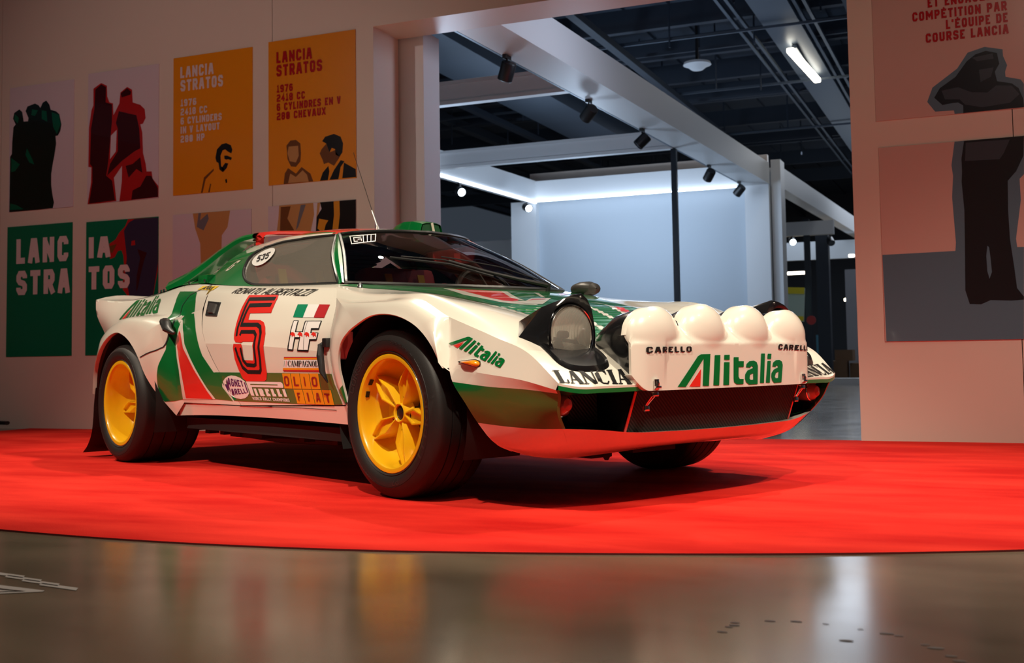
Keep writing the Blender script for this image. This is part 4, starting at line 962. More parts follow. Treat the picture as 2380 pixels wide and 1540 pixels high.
#DECEND#
parents = {}
for k_, (name, mn, proj, layer, kind, pts) in enumerate(DEC):
    m = globals()[mn]; par = car
    for s in ((-1, 1) if name.startswith('livery') else (-1,)):
        if kind == 'poly':
            decal(name, m, proj, layer, lambda bm: fill2d(bm, pts), s=s, parent=par, h=.011 if name.startswith('hood') else .02)
        elif kind.startswith('stroke'):
            t = float(kind[6:].rstrip('c'))
            decal(name, m, proj, layer, lambda bm: [quad2d(bm, q) for q in ribbon(pts, t)], s=s, parent=par, kind=None)
        else:
            _, txt, style, wt = kind.split('|'); f = bil(pts); wt = float(wt)
            if style == 'ali':
                def b(bm):
                    for k, shs in _al.items():
                        for sh in shs:
                            hl = [[f(*_alu(p)) for p in _alh[k]]] if k in _alh else []
                            fill2d(bm, [f(*_alu(p)) for p in sh], hl, 1 if k == 'T' else 0)
                decal(name, [m, RED], proj, layer, b, parent=par, h=.02)
            else:
                shs, W_ = text_shapes(txt, wt or .16, 'sans' if style == 'slant' else style)
                decal(name, m, proj, layer, lambda bm: [quad2d(bm, [f(p[0]/W_, p[1]) for p in sh]) for sh in shs], parent=par, h=.02)
# hood: green field, then the far-side copy of the nose word, the big word on the lamp cover
hood = [(-.56, -.622), (-.4884, -.617), (-.3706, -.5988), (-.3025, -.5656), (-.2089, -.5318), (-.0738, -.4916), (.0445, -.4715), (.1593, -.445), (.2846, -.4317), (.3324, -.4339), (.3653, -.4274), (.44, -.43), (.62, -.42), (.64, -.2), (.65, 0), (.64, .2), (.60, .36), (.34, .32), (.20, .312), (.1459, .322), (.0469, .338), (-.0084, .345), (-.1278, .40), (-.25, .50), (-.42, .60), (-.56, .622), (-.50, .57), (-.40, .45), (-.32, .28), (-.27, 0), (-.32, -.28), (-.40, -.45), (-.50, -.57)]
decal('hood_livery', GREEN, 'top', 0, lambda bm: fill2d(bm, hood), h=.011)
q = [(.8629, .4679), (.8124, .7188), (.7719, .7121), (.7978, .4257)]
fq = bil(q); shs, W_ = text_shapes('LANCIA', .16, 'bigserif')
decal('maker_lettering', INKBLK, 'top', 2, lambda bm: [quad2d(bm, [fq(p[0]/W_, p[1]) for p in sh]) for sh in shs], h=.02)
fq2 = bil([(-.293, .383), (.259, .383), (.264, .483), (-.289, .485)])
def bcov(bm):
    for k, shs_ in _al.items():
        for sh in shs_: fill2d(bm, [fq2(*_alu(p)) for p in sh], [[fq2(*_alu(p)) for p in _alh[k]]] if k in _alh else [], 1 if k == 'T' else 0)
decal('airline_lettering', [GREEN, RED], 'front', 1, bcov, h=.03, parent=cover)
for q in ([(-.423, .491), (-.226, .493), (-.226, .510), (-.423, .510)], [(.234, .497), (.453, .491), (.453, .509), (.238, .516)]):
    fq3 = bil(q); shs, W_ = text_shapes('CARELLO', .21)
    decal('lamp_maker_lettering', INKBLK, 'front', 2, lambda bm: [quad2d(bm, [fq3(p[0]/W_, p[1]) for p in sh]) for sh in shs], h=.006, parent=cover)
# white outlined sticker in the windscreen corner
WST = world_tree([ws]); bm = MB(); fq4 = bil([(-.405, .974), (-.315, .987), (-.266, 1.026), (-.360, 1.017)])
for pl in ([(0, 0), (1, 0), (1, 1), (0, 1), (0, 0)], [(.48, 0), (.48, 1)], [(.64, 0), (.64, 1)], [(.80, 0), (.80, 1)], [(.40, .75), (.12, .75), (.12, .25), (.26, .25)], [(.26, .5), (.40, .5), (.40, .25)]):
    for q in ribbon([(p[0]*4, p[1]*1.3) for p in pl], .12): quad2d(bm, [fq4(p[0]/4, p[1]/1.3) for p in q])
for v in bm.verts:
    h = WST.ray_cast(Vector((2, v.co.x, v.co.y)), Vector((-1, 0, 0))); v.co = (h[0] or Vector((-.83, v.co.x, v.co.y)))+Vector((.003, 0, .003))
finish('windscreen_sticker', bm, PURE, ws, 'white outlined sticker', angle=0, merge=0, recalc=False)
# roof colours
decal('roof_stripe_red', RED, 'top', 0, lambda bm: fill2d(bm, [(-1.70, -.345), (-1.45, -.37), (-1.18, -.392), (-.965, -.374), (-.94, -.355), (-.87, -.24), (-.92, -.19), (-1.05, -.12), (-1.74, .02), (-1.74, -.30)]), h=.04)
decal('roof_stripe_white', WHITE, 'top', 0, lambda bm: fill2d(bm, [(-1.74, -.395), (-1.74, -.30), (-1.70, -.345), (-1.45, -.37), (-1.18, -.392), (-1.2, -.397), (-1.45, -.398)]), h=.04)
decal('roof_stripe_white', WHITE, 'top', 0, lambda bm: fill2d(bm, [(-.87, -.24), (-.855, -.19), (-.93, -.12), (-1.74, .10), (-1.74, .02), (-1.05, -.12), (-.92, -.19)]), h=.04)
decal('roof_stripe_white', WHITE, 'top', 0, lambda bm: fill2d(bm, [(-.80, .02), (-.80, .045), (-1.2, .045), (-1.2, .02)]), h=.04)
decal('roof_stripe_red', RED, 'top', 0, lambda bm: fill2d(bm, [(-.875, .27), (-.93, .36), (-1.1, .385), (-1.1, .30)]), h=.04)
decal('roof_stripe_white', WHITE, 'top', 0, lambda bm: fill2d(bm, [(-.86, .24), (-.875, .27), (-1.1, .30), (-1.1, .27)]), h=.04)
decal('roof_side_white', WHITE, 'side', 0, lambda bm: fill2d(bm, [(-1.76, 1.052), (-1.20, 1.052), (-1.0, 1.044), (-1.0, 1.038), (-1.2, 1.041), (-1.43, 1.033), (-1.50, 1.020), (-1.54, 1.000), (-1.60, .995), (-1.70, 1.02)]), h=.03)
# oval number on the side window, small marks on the quarter panel
bmw = MB(); e = []
def onwin(x, z, off): return Vector((x, -ghw(x, z)-off, z))
pts = []
for k in range(28):
    a = 2*PI*k/28; u, v = math.cos(a), math.sin(a); pts.append(onwin(-1.335+.061*u-.054*v, .957+.013*u+.044*v, .010))
bm = MB(); vs = [bm.verts.new(p) for p in pts]; c_ = bm.verts.new(onwin(-1.335, .957, .010)); [bm.faces.new((vs[i], vs[(i+1) % 28], c_)) for i in range(28)]
wr = [o for o in car.children if o.name == 'side_window'][0]
finish('number_disc', bm, PURE, wr, 'small white oval with the number 535', merge=0, recalc=False)
shs, W_ = text_shapes('535', .17); bm = MB(); fq = bil([(-1.342, .932), (-1.270, .945), (-1.315, .980), (-1.385, .966)])
for sh in shs:
    bm.faces.new([bm.verts.new(onwin(*fq(p[0]/W_, p[1]), .013)) for p in sh])
finish('disc_number', bm, INKBLK, wr, merge=0, recalc=False)
shs, W_ = text_shapes('G', .16)
fq = bil([(-1.60, .905), (-1.565, .905), (-1.535, .955), (-1.575, .955)])
decal('coachbuilder_mark', CREAM, 'side', 1, lambda bm: [quad2d(bm, [fq(p[0]/W_, p[1]) for p in sh]) for sh in shs])

# ---- hoop over the engine, buttress arms, rear louvres
bm = MB()
def foil(c, half, thick):
    return [Vector((c.x+half, c.y, c.z-thick*.2)), Vector((c.x+half*.6, c.y, c.z+thick*.4)), Vector((c.x-half*.3, c.y, c.z+thick*.5)), Vector((c.x-half, c.y, c.z+thick*.1)), Vector((c.x-half*.3, c.y, c.z-thick*.5)), Vector((c.x+half*.6, c.y, c.z-thick*.5))]
rows = [foil(Vector((x, y, z)), .07, .026) for x, y, z in ((-1.69, -.385, 1.082), (-1.685, -.37, 1.098), (-1.68, -.30, 1.108), (-1.67, -.15, 1.116), (-1.67, 0, 1.118), (-1.67, .15, 1.116), (-1.68, .30, 1.108), (-1.685, .37, 1.098), (-1.69, .385, 1.082))]
grid(bm, [list(r) for r in zip(*rows)] + [[r[0] for r in rows]])
hoopo = finish('roof_hoop', bm, RED, car, 'red cross bar of the hoop behind the roof', angle=50)
for s in (-1, 1):
    bm = MB(); path = curve([(-1.68, .375, 1.092), (-1.76, .395, 1.082), (-1.88, .415, 1.042), (-2.04, .44, .975), (-2.17, .47, .918), (-2.32, .50, .872)], 5)
    rows = []
    for i, p in enumerate(path):
        t = i/(len(path)-1); tg = (path[min(i+1, len(path)-1)]-path[max(i-1, 0)]).normalized(); n_ = Vector((-tg.z, 0, tg.x)); n_ = n_ if n_.z > 0 else -n_
        hw = .030+.03*t; th = .022+.030*t
        rows.append([p+Vector((0, a*hw, 0))+n_*b*th for a, b in ((1, -.6), (1.15, 0), (.8, .55), (0, .75), (-.8, .55), (-1.15, 0), (-1, -.6))])
    grid(bm, rows, closed=True, side=s)
    finish('buttress', bm, GREEN, car, 'green sloping buttress arm behind the cabin', angle=50)
    bm = MB()
    rows = [[Vector((-1.655, .36, z)), Vector((-1.70, .352, z)), Vector((-1.735, .37, z)), Vector((-1.69, .385, z))] for z in (1.035, 1.06, 1.092)]
    grid(bm, rows, closed=True, side=s); finish('hoop_post', bm, RED, car, 'short red post under the hoop end')
    bm = MB(); rows = []
    for x0, z0, x1, z1 in ((-1.62, .90, -1.76, .865), ):
        box(bm, (-1.74, s*.595, .872), (.10, .09, .05), bev=.01)
    finish('buttress_foot', bm, GREEN, car)
bm = MB()
deckg = loft([curve([(-1.66, .64, .850), (-1.80, .60, .872), (-1.95, .56, .882), (-2.12, .57, .868), (-2.34, .57, .848)], 5), curve([(-1.66, .655, .848), (-1.80, .66, .852), (-1.95, .655, .854), (-2.12, .66, .836), (-2.34, .655, .820)], 5)], 3)
for s in (-1, 1): grid(bm, [[Vector((p.x, p.y, p.z+.003)) for p in r] for r in deckg], side=s)
finish('deck_livery', bm, GREEN, car, kind='stuff')
bm = MB()
for k in range(9):
    t = k/8; x = lerp(-1.66, -2.02, t); z = lerp(1.035, .905, t); hw = lerp(.36, .40, t)
    box(bm, (x, 0, z), (.055, 2*hw, .008), rot=Matrix.Rotation(-.15, 4, 'Y'))
finish('rear_louvres', bm, FLATBLK, car, 'black slatted rear window cover', kind='stuff')
bm = MB()
for s in (-1, 1):
    grid(bm, [[Vector((-1.735, .44, 1.000)), Vector((-1.72, .53, .945)), Vector((-1.70, .625, .862))], [Vector((-1.79, .42, .975)), Vector((-1.80, .49, .925)), Vector((-1.82, .57, .872))], [Vector((-1.86, .42, .935)), Vector((-1.90, .46, .905)), Vector((-1.92, .53, .880))]], side=s)
finish('quarter_mesh', bm, MESH, car, 'black mesh panel behind the cabin', kind='stuff')
# ---- roof vent, aerial
bm = MB(); cx0, cy0 = -.905, .043
rows = []
for t, hw, h in ((0, .058, .046), (.04, .060, .050), (.25, .060, .052), (.5, .054, .046), (.75, .040, .028), (1, .012, .006)):
    x = cx0+.075-.30*t; zb = topz(x, cy0, 2, 1.08)
    rows.append([Vector((x, cy0+hw*a, zb-.004+h*b)) for a, b in ((-1.08, 0), (-1.0, .5), (-.88, .88), (-.5, 1.0), (0, 1.03), (.5, 1.0), (.88, .88), (1.0, .5), (1.08, 0))])
grid(bm, rows); vent = finish('roof_vent', bm, GREEN, car, 'green air scoop on the roof', angle=40)
bm = MB(); f0 = rows[0]; cen = Vector((f0[0].x-.006, cy0, f0[4].z-.022)); inn = [lerp(cen, p, .86)+Vector((-.004, 0, 0)) for p in f0]
vs = [bm.verts.new(p) for p in inn]; bm.faces.new(vs); finish('vent_mesh', bm, mat('green_mesh', (.01, .09, .03), rough=.6), vent, 'green mesh over the vent mouth', recalc=False)
bm = MB(); x = f0[0].x; box(bm, (x+.0, cy0+.008, f0[0].z+.026), (.003, .012, .048), rot=Matrix.Rotation(.25, 4, 'X')); finish('vent_stripe', bm, CREAM, vent)
bm = MB(); zb = topz(-1.057, -.1, 2, 1.09); tube(bm, [(-1.057, -.1, zb), (-1.057, -.1, zb+.014)], [.011, .006], 10); tube(bm, [(-1.057, -.1, zb+.012), (-1.10, -.1, zb+.09)], .0035, 6); tube(bm, [(-1.10, -.1, zb+.09), (-1.255, -.1, zb+.385)], [.0018, .0010], 5)
finish('aerial', bm, STEEL, car, 'thin slanted radio aerial on the roof', merge=0)
# ---- wipers
bm = MB()
def onws(y, t, off=.012):
    """point on the windscreen: y, t 0 at base 1 at top"""
    b = min(wB, key=lambda p: abs(p.y-abs(y))); tt = min(wT, key=lambda p: abs(p.y-abs(y)*.63)); p = lerp(b, tt, t); return Vector((p.x+off+.010*4*t*(1-t), y, p.z+off+.012*4*t*(1-t)))
piv = Vector((-.335, .30, .792))
tube(bm, [piv, Vector((-.335, .12, .815)), Vector((-.375, -.02, .845)), Vector((-.455, -.15, .890))], [.012, .009, .007, .005], 8)
tube(bm, [piv+Vector((.005, 0, .012)), Vector((-.40, .08, .870)), Vector((-.50, -.08, .905)), Vector((-.52, -.14, .912))], .0028, 5)
tube(bm, [Vector((-.345, -.0, .822)), Vector((-.437, -.16, .874)), Vector((-.545, -.385, .900))], .0055, 6)
tube(bm, [Vector((-.37, -.06, .852)), Vector((-.46, -.17, .893)), Vector((-.53, -.34, .905))], .0030, 5)
tube(bm, [piv+Vector((-.01, 0, -.03)), piv+Vector((0, 0, .012))], [.018, .014], 10)
finish('wiper', bm, SEAL, car, 'black single windscreen wiper', merge=0)
# washer jet at the near corner
bm = MB(); x, y = -.43, -.605; z = topz(x, y, 1.0, .76); tube(bm, [(x, y, z), (x, y, z+.018)], [.012, .006], 10); tube(bm, [(x-.02, y, z+.004), (x, y-.003, z+.02), (x+.02, y, z+.004)], .002, 5)
finish('bonnet_pin', bm, CHROME, car, merge=0)
# ---- far-side mirror
bm = MB(); c = Vector((-.44, .635, .792)); rows = []
for t, r in ((0, .004), (.10, .040), (.35, .056), (.7, .056), (.95, .045), (1.0, .030)):
    rows.append([c+Vector((-.06+.13*(1-t), 1.0*r*math.cos(a), .62*r*math.sin(a))) for a in [2*PI*k/20 for k in range(20)]])
grid(bm, rows, closed=True); tube(bm, [(-.43, .63, .745), (-.43, .635, .78)], .010, 8)
finish('door_mirror', bm, mat('mirror_shell', (.03, .028, .024), rough=.4), car, 'dark oval mirror on the far fender')
# ---- door handle, straps
def inset(x, z, dx, dz, h, m, name, label=None, par=None, skew=.25, bev=.003):
    bm = MB(); hh = BODY.ray_cast(Vector((x, -2, z)), Vector((0, 1, 0))); n_ = hh[1] if hh[1].y < 0 else -hh[1]
    X = Vector((1, 0, 0)); X = (X-n_*X.dot(n_)).normalized(); Z = n_.cross(X)*1; Z = Z if Z.z > 0 else -Z
    rot = Matrix(((X+Z*0), (Z+X*skew), n_)).transposed().to_4x4()
    box(bm, hh[0]+n_*h*.4, (dx, dz, h), rot=rot, bev=bev); return finish(name, bm, m, par or doorR, label)
def raised(corners, h, m, name, parent, label=None):
    bm = MB(); base = []
    for x, z in corners: base.append(BODY.ray_cast(Vector((x, -2, z)), Vector((0, 1, 0)))[0])
    n_ = (base[1]-base[0]).cross(base[3]-base[0]).normalized(); n_ = n_ if n_.y < 0 else -n_
    a = [bm.verts.new(p-n_*.004) for p in base]; c_ = sum(base, Vector())/4; t = [bm.verts.new(lerp(c_, p, .93)+n_*h) for p in base]
    bm.faces.new(a); bm.faces.new(t[::-1])
    for k in range(4): bm.faces.new((a[k], a[(k+1) % 4], t[(k+1) % 4], t[k]))
    return finish(name, bm, m, parent, label, angle=30)
hnd = raised([(-1.451, .687), (-1.333, .680), (-1.350, .746), (-1.482, .758)], .006, SEAL, 'door_handle', doorR, 'black door handle plate with metal lever')
raised([(-1.422, .697), (-1.375, .695), (-1.384, .738), (-1.441, .743)], .013, STEEL, 'handle_lever', hnd, 'metal lever')
raised([(-1.446, .712), (-1.432, .711), (-1.436, .727), (-1.450, .728)], .010, STEEL, 'key_lock', hnd)
def strap(pts, r, name, label, flat=.6):
    bm = MB(); tube(bm, pts, r, 10, flat=flat); return finish(name, bm, SEAL, car, label)
strap([(-1.80, -.80, .670), (-1.76, -.815, .675), (-1.72, -.83, .660), (-1.69, -.835, .635), (-1.665, -.815, .615)], [.016, .026, .026, .026, .014], 'body_strap', 'black rubber strap over the rear shut line')
strap([(-.392, -.795, .548), (-.390, -.806, .54), (-.386, -.812, .50), (-.378, -.808, .44), (-.362, -.795, .40)], [.008, .015, .016, .013, .005], 'body_strap', 'black rubber strap at the front door edge')
bm = MB(); box(bm, (-.368, -.795, .548), (.030, .025, .035), bev=.005); finish('door_hinge', bm, SEAL, car)
# tiny pins on the rear deck
bm = MB()
for x, y in ((-2.30, -.60), (-2.22, -.62), (-1.88, -.64), (-1.70, -.645)):
    z = topz(x, y, 1.2, .86); lathe(bm, [(.0001, .014), (.005, .013), (.006, .0), (.010, -.001)], 10, 'Z', (x, y, z))
finish('deck_pin', bm, CHROME, car, kind='stuff', merge=0)
# arch edge piece behind the near front wheel (stepped white and green return)
# ---- interior
itp = empty('cabin_interior', label='dark cabin interior with red seats', parent=car)
bm = MB(); box(bm, (-1.15, 0, .30), (1.3, 1.15, .06)); box(bm, (-1.74, 0, .62), (.04, 1.10, .62)); box(bm, (-.52, 0, .50), (.10, 1.1, .40))
for s in (-1, 1): box(bm, (-1.1, s*.66, .52), (1.1, .05, .44))
finish('cabin_floor', bm, INTBLK, itp, kind='stuff')
bm = MB()
rows = [[Vector((-.40, y, .742-.10*y*y)), Vector((-.60, y, .755-.08*y*y)), Vector((-.74, y, .745-.08*y*y)), Vector((-.78, y, .70)), Vector((-.74, y, .60))] for y in (-.52, -.4, -.2, 0, .2, .4, .52)]
grid(bm, rows); finish('dashboard', bm, INTBLK, itp)
for s in (-1, 1):
    bm = MB(); box(bm, (-1.12, s*.30, .42), (.46, .44, .14), bev=.03)
    box(bm, (-1.42, s*.30, .66), (.12, .44, .58), rot=Matrix.Rotation(-.30, 4, 'Y'), bev=.04)
    for q in (-1, 1): box(bm, (-1.35, s*.30+q*.20, .66), (.16, .05, .40), rot=Matrix.Rotation(-.30, 4, 'Y'), bev=.02)
    st_ = finish('seat', bm, SEATRED, itp, 'red bucket seat')
    bm = MB(); box(bm, (-1.345, s*.30+.10, .70), (.008, .04, .44), rot=Matrix.Rotation(-.30, 4, 'Y')); box(bm, (-1.345, s*.30-.10, .70), (.008, .04, .44), rot=Matrix.Rotation(-.30, 4, 'Y'))
    finish('harness', bm, YELST, st_, kind='stuff')
bm = MB(); c = Vector((-.74, .30, .735)); ax1 = Vector((0, 1, 0)); ax2 = Vector((-.45, 0, .893))
tube(bm, [c+.175*(ax1*math.cos(2*PI*k/36)+ax2*math.sin(2*PI*k/36)) for k in range(36)], .014, 8, closed=True)
for a in (0, 2.1, 4.2): tube(bm, [c+Vector((.04, 0, .02)), c+.17*(ax1*math.cos(a-.5)+ax2*math.sin(a-.5))], .008, 6)
finish('steering_wheel', bm, GRIPB, itp, merge=0)
bm = MB()
for s in (-1, 1): tube(bm, [(-1.50, s*.50, .40), (-1.48, s*.50, .80), (-1.46, s*.38, .99), (-1.46, s*.2, 1.03), (-1.46, 0, 1.04)], .02, 8)
tube(bm, [(-1.48, -.45, .80), (-1.48, .45, .80)], .015, 8); finish('roll_cage', bm, INTBLK, itp, merge=0)
#MORE2END#
#ROOMBEGIN#
# ================================================================== the room (world axes; the poster wall stands at y = 2.26 and runs along x)
FLOORM = mat('polished_concrete', (.2, .17, .13), rough=.2, spec=.6); 
noise_color(FLOORM, (.125, .092, .058), (.235, .178, .120), 1.6, .3, .7, detail=8, stretch=(1, 2.2, 1))
n, l, b = nodes(FLOORM)
t_ = n.new('ShaderNodeTexCoord'); x_ = n.new('ShaderNodeTexNoise'); x_.inputs['Scale'].default_value = 3.5; x_.inputs['Detail'].default_value = 6
mr = n.new('ShaderNodeMapRange'); mr.inputs[3].default_value = .13; mr.inputs[4].default_value = .30; l.new(t_.outputs['Object'], x_.inputs['Vector']); l.new(x_.outputs['Fac'], mr.inputs[0]); l.new(mr.outputs[0], b.inputs['Roughness'])
b.inputs['Coat Weight'].default_value = .35; b.inputs['Coat Roughness'].default_value = .16
CARPET = mat('red_carpet', (.62, .012, .008), rough=.95, spec=.1); CARPET.node_tree.nodes['Principled BSDF'].inputs['Sheen Weight'].default_value = 0
noise_color(CARPET, (.60, .012, .009), (.84, .036, .022), 1.4, .35, .65, detail=9, stretch=(1, 3.2, 1)); noise_bump(CARPET, 420, .5, .004, 2)
CARPETE = mat('carpet_edge', (.10, .004, .004), rough=.9)
WALLM = mat('wall_paint', (.72, .61, .53), rough=.42); noise_bump(WALLM, 180, .06, .002)
WALL2 = mat('booth_white', (.74, .76, .78), rough=.45)
BLUEW = mat('booth_back_wall', (.48, .54, .60), rough=.5)
NAVY = mat('dark_ceiling', (.035, .052, .080), rough=.8); NAVY2 = mat('dark_steelwork', (.028, .040, .060), rough=.6)
TRACK = mat('track_lamp_black', (.012, .013, .016), rough=.4); POSTM = mat('post_dark_blue', (.012, .020, .032), rough=.35)
GALV = mat('galvanised_tray', (.10, .13, .17), rough=.45, metal=.7)
def emat(name, col, s): return mat(name, (0, 0, 0), emit=col, es=s)
LED = emat('led_tube_cool', (.72, .84, 1), 9); TUBEW = emat('tube_lamp_warm', (1, .90, .72), 8); SPOTE = emat('lamp_face_cool', (.75, .88, 1), 12)
def slab(name, x0, x1, y0, y1, z0, z1, m, kind='structure', label=None, cat=None, bev=0):
    bm = MB(); box(bm, ((x0+x1)/2, (y0+y1)/2, (z0+z1)/2), (x1-x0, y1-y0, z1-z0), bev=bev); o = finish(name, bm, m, angle=0 if not bev else 35)
    if kind: o['kind'] = kind
    if label: o['label'] = label; o['category'] = cat
    return o
slab('floor', -12, 8, -9, 30, -.1, 0, FLOORM)
# carpet: a large rounded sheet, cut straight along the wall
cp = curve([(-5.10, 2.28, 0), (-5.05, 1.6, 0), (-4.75, .5, 0), (-4.0, -.45, 0), (-3.0, -1.12, 0), (-2.0, -1.50, 0), (-1.11, -1.646, 0), (-.602, -1.672, 0), (-.189, -1.652, 0), (.166, -1.603, 0), (.48, -1.53, 0), (.798, -1.442, 0), (1.094, -1.345, 0), (1.382, -1.232, 0), (1.65, -1.106, 0), (2.3, -.68, 0), (2.95, 0, 0), (3.4, .9, 0), (3.5, 2.28, 0)], 8)
bm = MB(); fill2d(bm, [(p.x, p.y) for p in cp]); 
for v in bm.verts: v.co.z = .005
bot = [Vector((p.x, p.y, 0)) for p in cp]
vs1 = [bm.verts.new((p.x, p.y, .005)) for p in cp]; vs0 = [bm.verts.new(p) for p in bot]
for i in range(len(cp)-1): bm.faces.new((vs1[i], vs1[i+1], vs0[i+1], vs0[i])).material_index = 1
cpt = finish('carpet', bm, [CARPET, CARPETE], angle=0, merge=0); tag(cpt, 'large rounded red carpet spread under the rally car', 'carpet')
# poster wall in panels, with the wide opening
for i, (a, b_) in enumerate(((-9.0, -5.436), (-5.432, -2.905), (-2.901, -2.10))):
    slab('wall_back', a, b_, 2.26, 2.60, 0, 3.45, WALLM)
for a, b_ in ((.93, 1.745), (1.749, 3.6)): slab('wall_back', a, b_, 2.26, 2.60, 0, 3.45, WALLM)
slab('wall_back', -2.10, .93, 2.26, 2.60, 2.695, 3.45, WALLM)
slab('trim_1', -2.30, -1.915, 2.62, 2.86, 0, 2.74, WALL2)
slab('wall_left', -9.2, -9.0, -6, 2.6, 0, 3.45, WALLM); slab('wall_right', 6.5, 6.7, -6, 2.6, 0, 3.45, WALLM)
slab('wall_front', -9.2, 6.7, -7.2, -7.0, 0, 3.45, WALLM)
# ---- posters
PM = {k: mat('print_'+k.lower(), c, rough=.22, coat=.35) for k, c in dict(
    PPALE=(.66, .56, .62), PGRN=(.0, .17, .075), PGRN_D=(.003, .010, .006), PGRN_M=(.0, .10, .05), PRED_M=(.42, .012, .012), PRED_D=(.045, .002, .004), PORG=(.78, .27, .006),
    PBLK=(.010, .007, .006), PBRN=(.16, .055, .012), POR1=(.65, .27, .02), POR2=(.52, .26, .09), PGREY=(.16, .15, .17), PNAVY=(.035, .028, .065), PBLUE=(.10, .185, .25), PCHAR=(.014, .015, .018), PSLATE=(.045, .06, .078),
    PINK=(.62, .43, .38), PWHT=(.72, .60, .60), PCRIM=(.42, .004, .008)).items()}
POSTERS = [(-5.342, -4.690, 1.661, 2.630, 'PPALE', 'pale poster with three dark green figures, upper left on the wall'),
 (-4.553, -3.886, 1.670, 2.653, 'PPALE', 'pale poster with dark red figures, upper row'),
 (-3.754, -3.066, 1.677, 2.676, 'PORG', 'orange poster with pale lettering and a man in sunglasses'),
 (-2.932, -2.234, 1.689, 2.692, 'PORG', 'orange poster with dark red lettering and two men'),
 (-5.350, -4.695, .545, 1.545, 'PGRN', 'green poster reading LANC STRA in pale block letters'),
 (-4.560, -3.886, .545, 1.536, 'PGRN', 'green poster reading IA TOS beside a red and blue figure'),
 (-3.756, -3.076, .545, 1.538, 'PPALE', 'pale poster with an orange torso, half hidden behind the car'),
 (-2.937, -2.238, .545, 1.545, 'PPALE', 'pale poster with a tan and a black coat, directly behind the cabin roof'),
 (1.064, 2.20, 1.748, 2.80, 'PINK', 'upper pink poster right of the opening with dark red French lettering'),
 (1.072, 2.20, .541, 1.60, 'PINK', 'lower pink and grey-blue poster showing dark trousers')]
